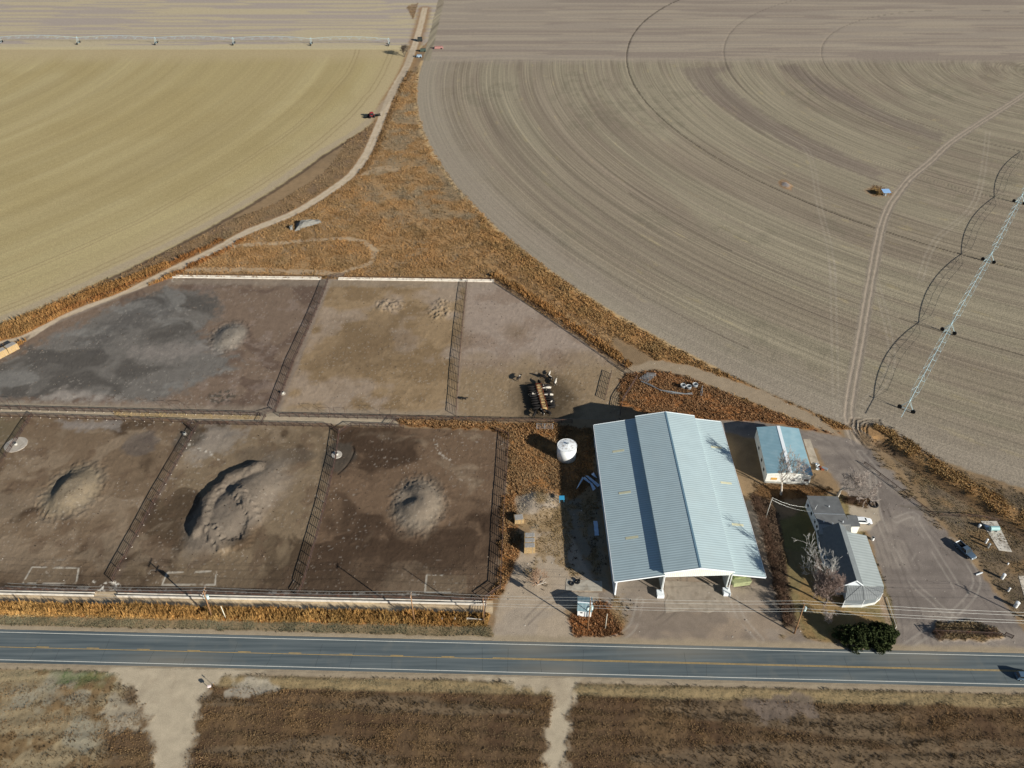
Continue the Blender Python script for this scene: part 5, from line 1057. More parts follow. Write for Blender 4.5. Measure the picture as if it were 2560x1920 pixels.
for k in range(9):
    q = fA.lerp(fB, k/8); mb = MB()
    for s in (-1, 1): mb.tube(q+fn*s*.9+Vector((0, 0, .4)), q+fn*s*.9+Vector((0, 0, 1.75)), .05)
    mb.tube(q+fn*.9+Vector((0, 0, 1.75)), q-fn*.9+Vector((0, 0, 1.75)), .05); mb.build('hoop', rust, t)
MB().box(mid+Vector((0, 0, .5)), (FL_, 1.8, .12), ang).build('bed', rust, t)
hb_ = MB()
for k in range(9): q = fA.lerp(fB, (k+.5)/9); hb_.box(q+Vector((0, 0, .95+random.uniform(-.1, .15))), (FL_/9*1.05, 1.5, .8), ang+random.uniform(-.1, .1), .85)
hb_.build('hay', hay, t)
for k in (.12, .85):
    for s in (-1, 1): q = fA.lerp(fB, k)+fn*s*.95+Vector((0, 0, .38)); MB().ring(q, .26, .12, 16, 7, fn).build('wheel', rubber, t)
q = fA-fd*1.7+Vector((0, 0, .6)); MB().path([fA+fn*.8+Vector((0, 0, .6)), q, fA-fn*.8+Vector((0, 0, .6))], .06).build('drawbar', rust, t)
i = 0
for s in (-1, 1):
    for k in range(10):
        
        u = (k+.5)/10; q = fA.lerp(fB, u)+fn*s*(2.45+random.uniform(-.15, .25)); a = math.atan2(-fn.y*s, -fn.x*s)+random.uniform(-.2, .2)
        kind = 'w' if k in ((1, 4) if s*fn.x > 0 else (3,)) else random.choice('bkk'); i += 1; side = 'right' if (fn*s).x > 0 else 'left'; od = ('farthest', 'second farthest', 'third farthest', 'fourth farthest', 'fifth farthest', 'fifth nearest', 'fourth nearest', 'third nearest', 'second nearest', 'nearest')[k]
        cow(('white backed' if kind == 'w' else 'black')+' cow feeding on the '+side+' side of the wagon, '+od+' from the highway' if 'farthest' in od else ('white backed' if kind == 'w' else 'black')+' cow feeding on the '+side+' side of the wagon, '+od+' to the highway', None, a, kind, (q.x, q.y, 0), 'cows feeding along the '+side+' side of the wagon')
for p, a, k, lb in (((1356, 1036), 1.9, 'b', 'dark cow at the near left end of the feeder wagon'), ((1370, 1036), 2.4, 'b', 'black and white cow at the near right end of the feeder wagon'), ((1349, 962), -1.2, 'k', 'black cow at the far end of the feeder wagon'), ((1336, 1041), 1.2, 'k', 'black cow lying apart below the feeder near the lane fence')):
    cow(lb, p, a, k)
# ================================================================ BALES
bm_ = mat('straw_bale', (158, 134, 96), .95, .2, 3, bump=.6, dirt=((180, 154, 110), 2, .4)); bg = mat('weathered_bale', (150, 146, 140), .95, .15, 3, bump=.6)
def bale(label, q, ang, L, w, h, z, group, top=bg):
    t = thing('hay_bale', label, 'hay bale', (q.x, q.y, z), group); c = Vector((q.x, q.y, z+h/2))
    mb = MB(); mb.box(c, (L, w, h), ang, .96); me = mb.build('straw', bm_, t)
    MB().box(c+Vector((0, 0, h/2)), (L*.93, w*.9, .08), ang, .9).build('weathered_top', top, t)
    for s in (-.25, .25):
        d_ = Vector((math.cos(ang), math.sin(ang), 0))*L*s; n__ = Vector((-math.sin(ang), math.cos(ang), 0))*w*.5
        MB().path([c+d_-n__*1.01+Vector((0, 0, -h/2)), c+d_-n__*1.01+Vector((0, 0, h/2+.045)), c+d_+n__*1.01+Vector((0, 0, h/2+.045)), c+d_+n__*1.01+Vector((0, 0, -h/2))], .025, 4).build('twine', wirem, t)
q = P(1324, 1384)
for k in range(3): bale(('nearest', 'middle', 'farthest')[k]+' big bale of the stack left of the barn', Vector((q.x+k*.05, q.y+.9+k*1.75, 0)), 0.03, 3.0, 1.65, 2.4, 0, 'stacked big bales by the rubble')
bale('single grey topped bale beside the pale dirt heap', P(1297, 1302), .15, 2.6, 2.2, 1.6, 0, None)
for k in range(8):
    a0, a1 = P(44, 873), P(6, 893); d_ = (a1-a0).normalized(); q = a0+d_*(1.9+k*3.9)
    if k < 3: bale(('first', 'second', 'third')[k]+' big square bale in the row at left edge, counted from its right end', q+Vector((-.3, 1.0, 0)), math.atan2(d_.y, d_.x), 3.8, 2.4, 2.4, 0, 'row of big square bales at left edge')
# ================================================================ VEHICLES
def loft(profile, halfw, z0f=None):
    mb = MB(); n = len(profile); vs = []
    for s in (-1, 1):
        for (x, z, w) in profile: vs.append((x, s*w*halfw, z))
    fs = [tuple(range(n)), tuple(range(2*n-1, n-1, -1))]+[(i+n, (i+1) % n+n, (i+1) % n, i) for i in range(n)]
    return mb.add(vs, fs)
def local_build(mb, nm, m, parent, smooth=False):
    o = mb.build(nm, m, None, smooth); o.parent = parent; return o
def wheels(t, xs, y, r=.4):
    for x in xs:
        for s in (-1, 1):
            w = local_build(MB().tube((x, s*y-.12, r), (x, s*y+.12, r), r, n=20), 'wheel', rubber, t)
            local_build(MB().tube((x, s*(y+.125)-.01, r), (x, s*(y+.125)+.01, r), r*.55, n=14), 'rim', galv, w)
def pickup(label, p, ang, body):
    t = thing('pickup_truck', label, 'pickup truck', P(*p), None, ang)
    bd = loft([(-2.85, .55, .96), (-2.85, 1.02, .96), (-.62, 1.05, 1), (.98, 1.08, 1), (2.1, 1.06, .97), (2.78, .98, .88), (2.86, .7, .86), (2.8, .45, .88), (-.0, .42, 1)], 1.0); local_build(bd, 'body', body, t)
    cab = MB(); a = [(-.72, -.93), (1.12, -.93), (1.12, .93), (-.72, .93)]; b = [(-.55, -.76), (.55, -.76), (.55, .76), (-.55, .76)]
    cab.add([(x, y, 1.05) for x, y in a]+[(x, y, 1.78) for x, y in b], [(3, 2, 1, 0), (0, 1, 5, 4), (1, 2, 6, 5), (2, 3, 7, 6), (3, 0, 4, 7)]); local_build(cab, 'windows', glass, t)
    local_build(MB().slab([(x*1.02, y*1.04, 1.82) for x, y in b], .07), 'cab_roof', body, t)
    pl = MB()
    for (x0, y0), (x1, y1) in zip(a, b): pl.tube((x0, y0, 1.05), (x1, y1, 1.8), .05, n=5)
    for s in (-1, 1): pl.tube((.1, s*.94, 1.05), (.05, s*.77, 1.8), .05, n=5)
    local_build(pl, 'pillars', body, t)
    local_build(MB().box((-1.72, 0, 1.04), (1.95, 1.62, .06)), 'bed_floor', mat('bed_liner', (30, 28, 26), .9, .2, 2), t)
    for s in (-1, 1): local_build(MB().box((-1.74, s*.9, 1.22), (2.15, .12, .34)), 'bed_side', body, t)
    local_build(MB().box((-2.8, 0, 1.2), (.08, 1.85, .36)), 'tailgate', trimw, t)
    local_build(MB().box((2.9, 0, .58), (.16, 1.8, .26)), 'front_bumper', galv, t); local_build(MB().box((-2.98, 0, .58), (.16, 1.8, .2)), 'rear_bumper', galv, t)
    for s in (-1, 1): local_build(MB().box((2.84, s*.68, .86), (.08, .34, .2)), 'headlight', trimw, t); local_build(MB().box((1.0, s*1.12, 1.2), (.14, .22, .18)), 'mirror', body, t)
    wheels(t, (-1.75, 1.85), .88, .4); return t
A0, A1 = P(2390, 1357), P(2430, 1394); pickup('silver blue pickup truck parked on the dirt yard beside rubbish ground', (2411, 1380), math.atan2(A1.y-A0.y, A1.x-A0.x), mat('pickup_paint', (104, 124, 142), .3, .03, 1, metal=.5, spec=.5))
def car(label, p, ang, body, L=4.6, name='car', wp=None):
    t = thing(name, label, 'car', P(*p) if wp is None else wp, None, ang); h = L/2
    bd = loft([(-h, .5, .9), (-h+.05, .95, .92), (-h+.5, 1.02, .97), (h-1.5, 1.0, 1), (h-.4, .86, .94), (h, .66, .8), (h-.05, .35, .84), (-h+.1, .35, .92)], .92); local_build(bd, 'body', body, t)
    a = [(-h+.15, -.8), (h-1.45, -.8), (h-1.45, .8), (-h+.15, .8)]; b = [(-h+.55, -.62), (h-2.2, -.62), (h-2.2, .62), (-h+.55, .62)]
    local_build(MB().add([(x, y, 1.0) for x, y in a]+[(x, y, 1.55) for x, y in b], [(3, 2, 1, 0), (0, 1, 5, 4), (1, 2, 6, 5), (2, 3, 7, 6), (3, 0, 4, 7)]), 'windows', glass, t)
    local_build(MB().slab([(x*1.01, y*1.03, 1.6) for x, y in b], .07), 'car_roof', body, t)
    pl = MB()
    for (x0, y0), (x1, y1) in zip(a, b): pl.tube((x0, y0, 1.0), (x1, y1, 1.58), .05, n=5)
    local_build(pl, 'pillars', body, t)
    for s in (-1, 1): local_build(MB().box((h-.08, s*.55, .68), (.1, .32, .16)), 'headlight', trimw, t)
    wheels(t, (-h+.85, h-.9), .8, .34); return t
car('white car with dark windows parked beside the farmhouse entry', (2157, 1306), -.05, mat('car_white', (226, 230, 232), .25, .02, 1, spec=.5))
q = roadpt((Vector(P(2556, 1700))-hp).dot(hd), 0); laneS = (oN+oS)/2-1.9; q = Vector((*roadpt((Vector(P(2560, 1690))-hp).dot(hd), laneS), .03))
car('silver blue car driving on the highway, cut off by the right edge', None, math.atan2(hd.y, hd.x), mat('car_silver', (104, 130, 152), .3, .03, 1, metal=.5), 4.7, wp=q)
# tractor with folded implement in the stubble field
tp_ = P(929, 293); t = thing('tractor', 'red tractor with dark folding implement at the edge of stubble field', 'tractor', tp_, None, 2.0)
red = mat('tractor_red', (150, 34, 38), .4, .06, 1, spec=.4); blk = mat('implement_black', (26, 30, 28), .7, .1, 1)
local_build(loft([(-1.0, .9, .8), (-1.0, 1.6, .8), (2.6, 1.55, .75), (2.9, 1.3, .7), (2.9, .8, .7)], .65), 'hood', red, t)
local_build(MB().add([(x, y, 1.5) for x, y in ((-1.6, -.85), (.2, -.85), (.2, .85), (-1.6, .85))]+[(x, y, 2.8) for x, y in ((-1.5, -.75), (0, -.75), (0, .75), (-1.5, .75))], [(3, 2, 1, 0), (0, 1, 5, 4), (1, 2, 6, 5), (2, 3, 7, 6), (3, 0, 4, 7)]), 'cab', glass, t)
local_build(MB().box((-.75, 0, 2.9), (1.8, 1.7, .16)), 'cab_roof', red, t)
for x, r, y in ((-1.2, .95, 1.15), (2.1, .7, 1.05)):
    for s in (-1, 1):
        w = local_build(MB().tube((x, s*y-.28, r), (x, s*y+.28, r), r, n=22), 'wheel', rubber, t); local_build(MB().tube((x, s*(y+.29)-.01, r), (x, s*(y+.29)+.01, r), r*.5, n=12), 'rim', red, w)
for s in (-1, 1): local_build(MB().box((-1.2, s*1.0, 1.9), (1.5, .6, .12)), 'fender', red, t)
t = thing('field_implement', 'black folding disc implement hitched to the red tractor', 'farm implement', P(927, 287), None, 2.0)
local_build(MB().tube((-.3, 0, .8), (-2.6, 0, .7), .12), 'drawbar', blk, t)
for s in (-1, 1):
    local_build(MB().box((-2.9, s*2.8, .9), (.5, 3.6, .3)), 'wing', blk, t); mb = MB()
    for k in range(10): mb.tube((-2.9, s*(.6+k*.42)-.03, .4), (-2.9, s*(.6+k*.42)+.03, .4), .4, n=14)
    for k in range(10): mb.tube((-3.7, s*(.6+k*.42)-.03, .4), (-3.7, s*(.6+k*.42)+.03, .4), .4, n=14)
    local_build(mb, 'disc_gang', blk, t)
# ================================================================ CENTRE PIVOT IRRIGATION
def tower(t, c, along_, zt_, gauge=2.1):
    "A-frame tower: two wheels in line across the pipe"
    ax_ = Vector((-along_.y, along_.x, 0))
    f = MB()
    for s in (-1, 1):
        for e in (-1, 1): f.tube(c+ax_*gauge*s+Vector((0, 0, .75)), c+along_*.5*e+Vector((0, 0, zt_)), .045, n=5)
        f.tube(c+ax_*gauge*s*.5+Vector((0, 0, 2.2)), c-ax_*gauge*s*.5+Vector((0, 0, 2.2)), .03, n=4)
    f.tube(c-ax_*gauge+Vector((0, 0, .75)), c+ax_*gauge+Vector((0, 0, .75)), .09, n=6); o = f.build('tower_frame', pivm, t)
    for s in (-1, 1):
        q = c+ax_*gauge*s+Vector((0, 0, .72)); w = MB().tube(q-along_*.2, q+along_*.2, .7, n=22); w.build('wheel', rubber, t)
    MB().box(c+Vector((0, 0, zt_+.35)), (.4, .3, .5)).build('control_box', pivm, t)
pivm = mat('pivot_galvanised', (176, 206, 214), .45, .06, 1, metal=.2)
def pivot(label, towers, zt_=3.9, over=None, arch=1.5, fat=1.0, name='pivot_irrigator'):
    t = thing(name, label, 'irrigator', towers[0], 'centre pivot irrigators')
    for i, c in enumerate(towers):
        a = towers[max(i-1, 0)]; b = towers[min(i+1, len(towers)-1)]; tower(t, c, (b-a).normalized(), zt_)
    for a, b in zip(towers, towers[1:]):
        d = (b-a).normalized(); ax_ = Vector((-d.y, d.x, 0)); L = (b-a).length; n = 8
        pz = lambda u: zt_+arch*4*u*(1-u)
        pts = [a+d*L*k/24+Vector((0, 0, pz(k/24))) for k in range(25)]; MB().path(pts, .085*fat, 8).build('pipe', pivm, t)
        tr = MB(); lows = {-1: [], 1: []}
        for s in (-1, 1): lows[s].append(a+Vector((0, 0, zt_)))
        for k in range(1, n):
            u = k/n; top = a+d*L*u+Vector((0, 0, pz(u)))
            for s in (-1, 1):
                lo = a+d*L*u+ax_*s*1.15+Vector((0, 0, pz(u)-1.45*(1 if 1 < k < n-1 else .8))); lows[s].append(lo)
                tr.tube(top-d*L/n*.28, lo, .035*fat, n=4); tr.tube(top+d*L/n*.28, lo, .035*fat, n=4)
            tr.tube(lows[-1][-1], lows[1][-1], .025*fat, n=4)
        for s in (-1, 1): lows[s].append(b+Vector((0, 0, zt_))); tr.path(lows[s], .022*fat, 4)
        tr.build('truss', pivm, t)
        dr_ = MB()
        for k in range(1, 19):
            u = k/19; top = a+d*L*u+Vector((0, 0, pz(u))); s = -1 if k % 2 else 1
            dr_.path([top, top+ax_*.3*s+Vector((0, 0, .15)), top+ax_*.5*s, top+ax_*.5*s-Vector((0, 0, 2.1))], .014*fat, 4)
        dr_.build('drop_hoses', pivm, t)
    if over is not None: MB().path([towers[0]+Vector((0, 0, zt_)), over], .07*fat, 8).build('overhang_pipe', pivm, t)
    return t
TW = [(P(2247, 1020.5)+P(2282, 1033))/2, (P(2353, 827)+P(2386, 836.6))/2, (P(2455, 651)+P(2484, 659))/2, (P(2533.5, 506)+P(2558.8, 511))/2]
TW += [TW[3]+(TW[3]-TW[2])*.98]
pivot('long blue grey irrigation pivot crossing the ploughed field at right', TW, 4.1, P(2253, 1043, 4.0))
TW2 = [P(3+k*194, 108.5+k*.9) for k in range(6)]; TW2 = [TW2[0]+(TW2[0]-TW2[1])]+TW2
pivot('distant irrigation pivot standing along the far edge of the stubble field', TW2, 4.0, None, 1.4, .8)
# ================================================================ SMALL THINGS
def things_box(): pass
# pivot centre shelter (small blue roof on posts)
q = P(2213, 489); t = thing('pump_shelter', 'tiny shelter with bright blue roof beside field track', 'shelter', q)
bl = mat('shelter_roof', (140, 176, 216), .4, .04, 1)
MB().slab([(q.x-1.9, q.y-1.6, 2.2), (q.x+1.7, q.y-1.4, 2.2), (q.x+1.5, q.y+1.7, 2.6), (q.x-2.1, q.y+1.5, 2.6)], .1).build('roof', bl, t)
for sx_ in (-1.4, 1.1):
    for sy_ in (-1, 1): MB().tube((q.x+sx_, q.y+sy_, 0), (q.x+sx_, q.y+sy_, 2.3), .07).build('post', galv, t)
MB().box((q.x, q.y, .6), (1.0, .8, 1.2)).build('pump', galv, t)
# concrete rubble / tarp mass in the triangle
def rock(name, label, cat, pts, h, m, seed, group=None, n=26):
    rnd = random.Random(seed); pl = PL(*pts); cx_ = sum(p[0] for p in pl)/len(pl); cy_ = sum(p[1] for p in pl)/len(pl)
    bm2 = bmesh.new(); N = 5; rings = []
    for k in range(N):
        f = 1-k/(N)*.85; z = h*(1-(1-k/(N-1))**2)*.98
        rings.append([bm2.verts.new((cx_+(p[0]-cx_)*f*rnd.uniform(.9, 1.08), cy_+(p[1]-cy_)*f*rnd.uniform(.9, 1.08), z*rnd.uniform(.75, 1.15) if k else -.15)) for p in pl])
    top_ = bm2.verts.new((cx_, cy_, h))
    for a, b in zip(rings, rings[1:]):
        for i in range(len(a)): bm2.faces.new((a[i], a[(i+1) % len(a)], b[(i+1) % len(b)], b[i]))
    for i in range(len(rings[-1])): bm2.faces.new((rings[-1][i], rings[-1][(i+1) % len(pl)], top_))
    bmesh.ops.recalc_face_normals(bm2, faces=bm2.faces); me = bpy.data.meshes.new(name); bm2.to_mesh(me); bm2.free(); me.materials.append(m)
    o = bpy.data.objects.new(name, me); S.collection.objects.link(o); return tag(o, label, cat, group)
gr_ = mat('grey_rubble', (116, 115, 110), .9, .2, .8, bump=.8, dirt=((120, 116, 104), 1, .6))
rock('rubble_pile', 'long grey rubble pile lying in orange grass of the triangle', 'rubble', [(736, 578), (740, 560), (748, 556), (770, 556), (800, 551), (803, 556), (775, 566), (757, 570), (748, 578)], 2.0, gr_, 5)
rock('rubble_pile', 'small grey rubble lump at the left end of the long rubble pile', 'rubble', [(721, 573), (728, 568), (733, 566), (732, 575), (726, 577)], 1.4, gr_, 6)
# torn tin sheets in the barn's shade
tin = mat('tin_sheet', (176, 200, 226), .4, .08, .8, metal=.2)
for i, (pts, lb) in enumerate((([(1456, 1197), (1461, 1194), (1478, 1206), (1474, 1211)], 'leftmost crumpled tin sheet in the shade left of the barn'), ([(1463, 1192), (1470, 1190), (1500, 1216), (1494, 1219)], 'longest tin sheet in the shade beside the barn wall'), ([(1478, 1187), (1484, 1185), (1493, 1197), (1486, 1196)], 'tin sheet nearest the barn wall, farthest from the highway'), ([(1473, 1208), (1480, 1210), (1489, 1226), (1482, 1229)], 'short tin sheet lying under the longest one'), ([(1440, 1226), (1446, 1221), (1459, 1199), (1456, 1197)], 'narrow tin strip lying in the shade'))):
    w = PL(*pts); z = [.1+.35*((i+k) % 2)+.1*i for k in range(len(w))]
    mid_ = [((w[0][0]+w[1][0])/2, (w[0][1]+w[1][1])/2)]
    o = MB().slab([(x, y, zz) for (x, y), zz in zip(w, z)], .03).build('tin_sheet', tin); tag(o, lb, 'metal sheet', 'tin sheets in the barn shade')
q = P(1490, 1330); o = MB()
for k in range(5): o.slab([(q.x-.5+.1*(k % 2), q.y-1.4+k*1.0, .25+.1*(k % 2)), (q.x+.7, q.y-1.4+k*1.0, .3), (q.x+.6+.1*(k % 2), q.y-.4+k*1.0, .35), (q.x-.45, q.y-.4+k*1.0, .25+.12*((k+1) % 2))], .05)
tag(o.build('tarpaulin', tin), 'long wrinkled blue tarpaulin strip close to the barn wall', 'tarpaulin')
q = P(1404, 1253); t = thing('blue_barrel_rack', 'small bright blue metal frame in weeds left of the barn shade', 'frame', q); bb = mat('bright_blue', (60, 150, 190), .5, .05, 1)
for s in (-.7, .7):
    for e in (-.6, .6): MB().tube((q.x+s, q.y+e, 0), (q.x+s*.7, q.y+e, 1.5), .06).build('leg', bb, t)
MB().box((q.x, q.y, 1.5), (1.5, 1.4, .15)).build('top', bb, t)
# culvert pipes, hoops and drums in the rusty weeds behind the barn
for i, (p, lb) in enumerate((((1707, 970), 'left round galvanised ring tank in the rusty weeds'), ((1721, 973), 'middle round galvanised ring tank in the rusty weeds'), ((1737, 968), 'right round galvanised ring tank in the rusty weeds'))):
    q = P(*p); t = thing('stock_tank', lb, 'tank', q, 'round galvanised stock tanks'); mb = MB(); n = 20
    vs = []; 
    for r_, z in ((.85, 0), (.85, .75), (.72, .75), (.72, .1)):
        for k in range(n): a = 2*math.pi*k/n; vs.append((q.x+r_*math.cos(a), q.y+r_*math.sin(a), z+.6))
    fs = [(j*n+k, j*n+(k+1) % n, (j+1)*n+(k+1) % n, (j+1)*n+k) for j in range(3) for k in range(n)]+[tuple(range(4*n-1, 3*n-1, -1))]
    mb.add(vs, fs).build('shell', galv, t); MB().ring((q.x, q.y, 1.36), .85, .05, 20, 5).build('rim', whitep, t)
def pipes(label, pts, n, r=.06, z=.4, name='pipe_bundle', gp=None):
    mb = MB()
    for k in range(n):
        o_ = random.uniform(-.5, .5); mb.path([P(*p)+Vector((random.uniform(-.2, .2), o_*.9+random.uniform(-.1, .1), z+random.uniform(0, .4))) for p in pts], r, 5)
    return tag(mb.build(name, galv), label, 'pipes', gp)
pipes('long curved bundle of thin grey pipes lying in the rusty weeds', [(1602, 957), (1625, 966), (1650, 979), (1680, 985), (1712, 989), (1730, 988)], 6)
pipes('short single pipe leaning upright right of the stock tanks', [(1752, 992), (1754, 982), (1755, 969)], 2, .07)
t = thing('cattle_panel_pile', 'pile of silvery gate panels beside the corner loading pen', 'panels', P(1608, 945), None)
for k in range(4):
    q = P(1598+k*6, 950-k*2); mb = MB(); a = -.6+.15*k; dx_ = Vector((math.cos(a), math.sin(a), 0)); dy_ = Vector((-math.sin(a), math.cos(a), 0))
    for j in range(6): mb.tube(q+dy_*j*.3+Vector((0, 0, .5+.15*k)), q+dx_*3+dy_*j*.3+Vector((0, 0, .6+.15*k)), .05, n=5)
    for j in (0, 3): mb.tube(q+dx_*j+Vector((0, 0, .55+.15*k)), q+dx_*j+dy_*1.5+Vector((0, 0, .55+.15*k)), .05, n=5)
    mb.build('panel', galv, t)
t = thing('spare_gate', 'white spare pipe gate lying in weeds right of the lane end', 'gate', P(1342, 1074)); mb = MB()
for j in range(5): mb.tube(P(1342, 1074)+Vector((0, j*.35, .5+.2*j)), P(1382, 1075)+Vector((0, j*.35, .5+.2*j)), .035, n=5)
mb.build('rails', galv, t); mb = MB()
for x in (1342, 1362, 1382): mb.tube(P(x, 1074.5)+Vector((0, 0, .4)), P(x, 1074.5)+Vector((0, 1.4, 1.4)), .04, n=5)
mb.build('uprights', galv, t)
# stubby white tanks and posts in the rubbish ground
def vent(label, p, r, h, m=whitep, name='white_standpipe'):
    r *= .78
    q = P(*p); t = thing(name, label, 'standpipe', q, 'white capped standpipes'); MB().tube(q, q+Vector((0, 0, h)), r, n=14).build('pipe', m, t, False)
    MB().tube(q+Vector((0, 0, h)), q+Vector((0, 0, h+.12)), r*1.15, r*.4, 14).build('cap', m, t)
vent('stubby white standpipe upper left of the long pale slab', (2447, 1318), .42, 1.0)
vent('white standpipe right of the pickup, upper of a close pair', (2464, 1357), .34, 1.5); vent('grey standpipe right of the pickup, lower of a close pair', (2469, 1369), .38, 1.6, galv)
vent('white standpipe first below the white board by the yard edge', (2505, 1446), .5, 1.7); vent('smallest white standpipe between the two larger ones', (2520, 1478), .3, 1.3); vent('largest white standpipe nearest the pole shadow base', (2538, 1517), .6, 1.8)
vent('tiny white cap between slab and right edge', (2519, 1411), .25, .5)
q = P(2483, 1329); t = thing('fuel_tank', 'small teal horizontal tank lying on the long pale slab', 'tank', q); tl = mat('teal_tank', (150, 186, 186), .5, .06, 1)
MB().tube((q.x-1.2, q.y+.2, 1.2), (q.x+1.2, q.y+.2, 1.2), .65, n=20).build('shell', tl, t)
for s in (-.8, .8): MB().box((q.x+s, q.y+.2, .35), (.15, 1.0, .7)).build('cradle', galv, t)
MB().slab([(q.x-1.6, q.y+1.3, .3), (q.x+1.4, q.y+.9, .3), (q.x+1.6, q.y+1.4, .4), (q.x-1.4, q.y+2.0, .4)], .05).build('lid', trimw, t)
o = MB().box(P(2448, 1435)+Vector((0, 0, .15)), (2.2, .25, .2), .35).build('white_board', trimw); tag(o, 'white board lying at the yard edge above standpipes', 'board')
q = P(2181, 1349); t = thing('barrel', 'white barrel with dark mouth right of the porch', 'barrel', q); MB().tube(q, q+Vector((0, 0, .95)), .42, n=16).build('shell', whitep, t); MB().tube(q+Vector((0, 0, .95)), q+Vector((0, 0, .97)), .36, n=16).build('mouth', rubber, t)
MB().ring(P(2184, 1262)+Vector((0, 0, .2)), 1.1, .2, 22, 6).build('x', rubber)
o = bpy.data.objects['x']; o.name = 'big_tyre'; tag(o, 'large black tyre ring at the yard edge behind the house', 'tyre')
# scrap machinery heap by the shed
t = thing('scrap_heap', 'heap of pale scrap and barrels at the shed corner under tree', 'scrap', P(2050, 1172)); rnd = random.Random(4)
for k in range(9):
    q = P(2035+rnd.uniform(0, 28), 1162+rnd.uniform(0, 14)); m_ = rnd.choice((galv, whitep, rust, tin))
    if k % 2: MB().tube(q+Vector((0, 0, .35)), q+Vector((rnd.uniform(-1, 1), rnd.uniform(-1, 1), .5)), .3, n=10).build('drum', m_, t)
    else: MB().box(q+Vector((0, 0, .3)), (rnd.uniform(.6, 1.8), rnd.uniform(.4, 1.2), rnd.uniform(.3, .7)), rnd.uniform(0, 3)).build('sheet', m_, t)
# gates at the highway entrance, small sign by the south driveway
fence('steel gate standing at the west end of the dry island by the highway', [(2345, 1601), (2330, 1583)], 1.6, 2.6, nr=4, name='pipe_gate', cat='gate', group='entrance gates', post_r=.07)
fence('low rail fence along the back of the dry island', [(2330, 1583), (2500, 1592)], 1.3, 4.2, nr=3, name='rail_fence', cat='fence', group=None)
fence('wire gate standing at the east end of the dry island', [(2511, 1588), (2530, 1596)], 1.2, 2.6, nr=5, name='pipe_gate', cat='gate', group='entrance gates')
fence('white topped rail fence at the east end of the feed lane', [(1168, 1553), (1188, 1555), (1209, 1557)], 1.4, 2.6, nr=3, m=mat('pale_rail', (196, 190, 178), .7, .1, 1), name='rail_fence', group=None)
fence('tall pipe gate closing the east end of the feed lane', [(1209, 1557), (1215, 1512)], 1.9, 5, nr=6, name='pipe_gate', cat='gate', group=None)
fence('wire fence along the north edge of rubbish ground', [(2160, 1160), (2240, 1220), (2336, 1292)], 1.0, 5, nr=3, name='wire_fence', group=None)
fence('rail fence from yard to the ditch above the fuel tank', [(2345, 1291), (2500, 1298)], 1.2, 5, nr=3, name='rail_fence', group=None)
fence('pale low curb fence along the porch side lawn edge', [(2216, 1495), (2240, 1568), (2226, 1592)], .35, 20, nr=1, m=mat('pale_rail', (196, 190, 178)), name='lawn_edging', cat='edging', group=None, railz=[.25])
q = P(527, 1724); t = thing('mailbox', 'pale mailbox on a post at the south driveway corner', 'mailbox', q); MB().tube(q, q+Vector((0, 0, 1.3)), .06).build('post', wood, t); MB().box(q+Vector((0, 0, 1.45)), (.75, .4, .4), .3).build('box', mat('mail_white', (232, 214, 212), .5, .05, 1), t)
q = P(536, 1716); t = thing('marker_post', 'thin marker post behind the mailbox', 'post', q); MB().tube(q, q+Vector((0, 0, 1.9)), .05).build('shaft', wood, t); MB().box(q+Vector((0, 0, 1.7)), (.3, .05, .4)).build('plate', galv, t)
for i, x in enumerate((1106, 1138)):
    q = P(x, 1552); tag(MB().tube(q, q+Vector((0, 0, 1.3)), .09, n=8).build('short_post', mat('pale_rail', (196, 190, 178))), ('left' if i == 0 else 'right')+' of two short pale posts in the roadside weeds near the lane gate', 'post', 'short posts in roadside weeds')
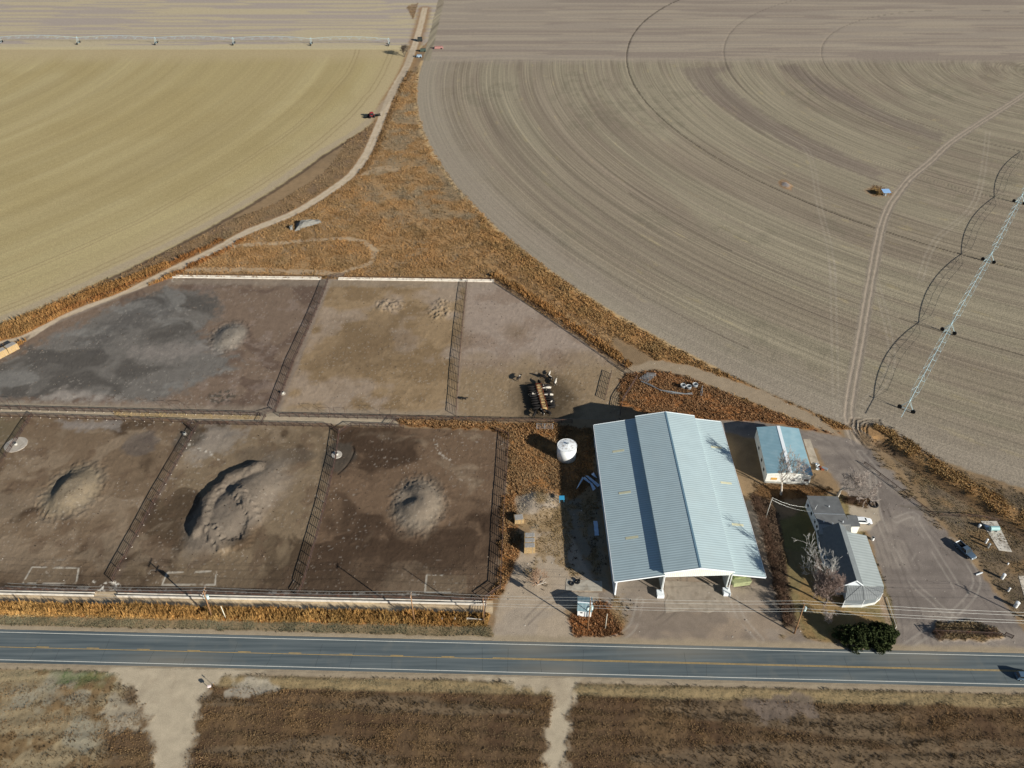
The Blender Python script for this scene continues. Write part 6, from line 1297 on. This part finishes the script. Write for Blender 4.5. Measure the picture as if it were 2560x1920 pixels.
# farm gear at the top by the road
for i, (p, c, lb, d_) in enumerate((((1050, 103), (40, 44, 40), 'dark machine beside the farm road at the very top', (3.5, 2.5, 2.2)), ((1058, 129), (60, 74, 66), 'small dark machine right of farm road near the top', (4, 1.6, 1.6)), ((1097, 122), (150, 110, 104), 'faded red machine farther right of the farm road at top', (6, 1.8, 1.4)), ((1048, 143), (140, 160, 176), 'pale blue box beside the farm road gate', (3.4, 2.2, 1.2)))):
    q = P(*p); mm = mat('gear%d' % i, c, .7, .2, 1); t = thing('farm_machine', lb, 'machine', q, 'old machines by the farm road'); MB().box(q+Vector((0, 0, d_[2]/2+.3)), d_, .1, .85).build('body', mm, t); MB().tube(q+Vector((-d_[0]*.5, 0, .6)), q+Vector((-d_[0]*.9, 0, .4)), .1).build('hitch', mm, t)
    for s in (-.3, .3): MB().tube(q+Vector((d_[0]*s, -d_[1]*.55, .45)), q+Vector((d_[0]*s, -d_[1]*.45, .45)), .45, n=14).build('wheel', rubber, t)

# ================================================================ LOOSE STONES AND CLODS (uncounted)
def lumps(name, label, cat, sel, n, size, cols_, kind='stuff'):
    rr = Q[:, 0]; jj = rr//NC; cell = (ys[np.minimum(jj+1, NR-1)]-ys[jj])*(2*hw[jj]/(NC-1))
    w = sel[rr]*cell*(np.abs(X[rr]) < .66*(.762*Y[rr]+111.4)); ix = RNG.choice(rr, n, p=w/w.sum())
    C_ = np.c_[X[ix]+RNG.random(n)*.3, Y[ix]+RNG.random(n)*.3, Z[ix]]
    s_ = size*(.5+RNG.random(n)**3*2.0)
    base = np.array([(1, 0, .0), (.3, .95, .0), (-.8, .6, .0), (-.8, -.6, 0), (.3, -.95, 0), (.1, .1, .7)])
    V_ = C_[:, None, :]+base[None]*s_[:, None, None]*(.7+.6*RNG.random((n, 6, 3))); V_[:, :5, 2] = Z[ix][:, None]-.04; V_ = V_.reshape(-1, 3)
    F_ = np.array([(0, 1, 5), (1, 2, 5), (2, 3, 5), (3, 4, 5), (4, 0, 5)])[None]+(np.arange(n)*6)[:, None, None]
    cc = np.array([lin(c) for c in cols_])[RNG.integers(0, len(cols_), n)]*(1+.2*RNG.normal(size=(n, 1)))
    tag(bigmesh(name, V_, F_.reshape(-1, 3), [m_weed], False, np.repeat(np.clip(cc, .01, .8), 6, 0)), label, cat, None, kind)
pen_ = (mp > .5).astype(np.float32)
lumps('loose_stones', 'pale loose stones and bits of chalk strewn over the pens', 'stones', pen_*sstep(.5, .62, nA)*sstep(.4, .6, nC), 900, .08, [(180, 172, 158), (160, 150, 136)])
lumps('dirt_clods', 'dark clods of dirt and manure strewn over the pens', 'clods', pen_*(sstep(.45, .6, nE)+.15+.7*sstep(.25, .9, Z)), 5000, .11, [(96, 82, 70), (76, 64, 54), (120, 106, 92)])
lumps('yard_stones', 'small stones and litter strewn over the dirt yard', 'stones', (reg == 5).astype(np.float32)*sstep(.4, .6, nE), 1500, .1, [(150, 140, 128), (96, 88, 80), (184, 176, 164)])
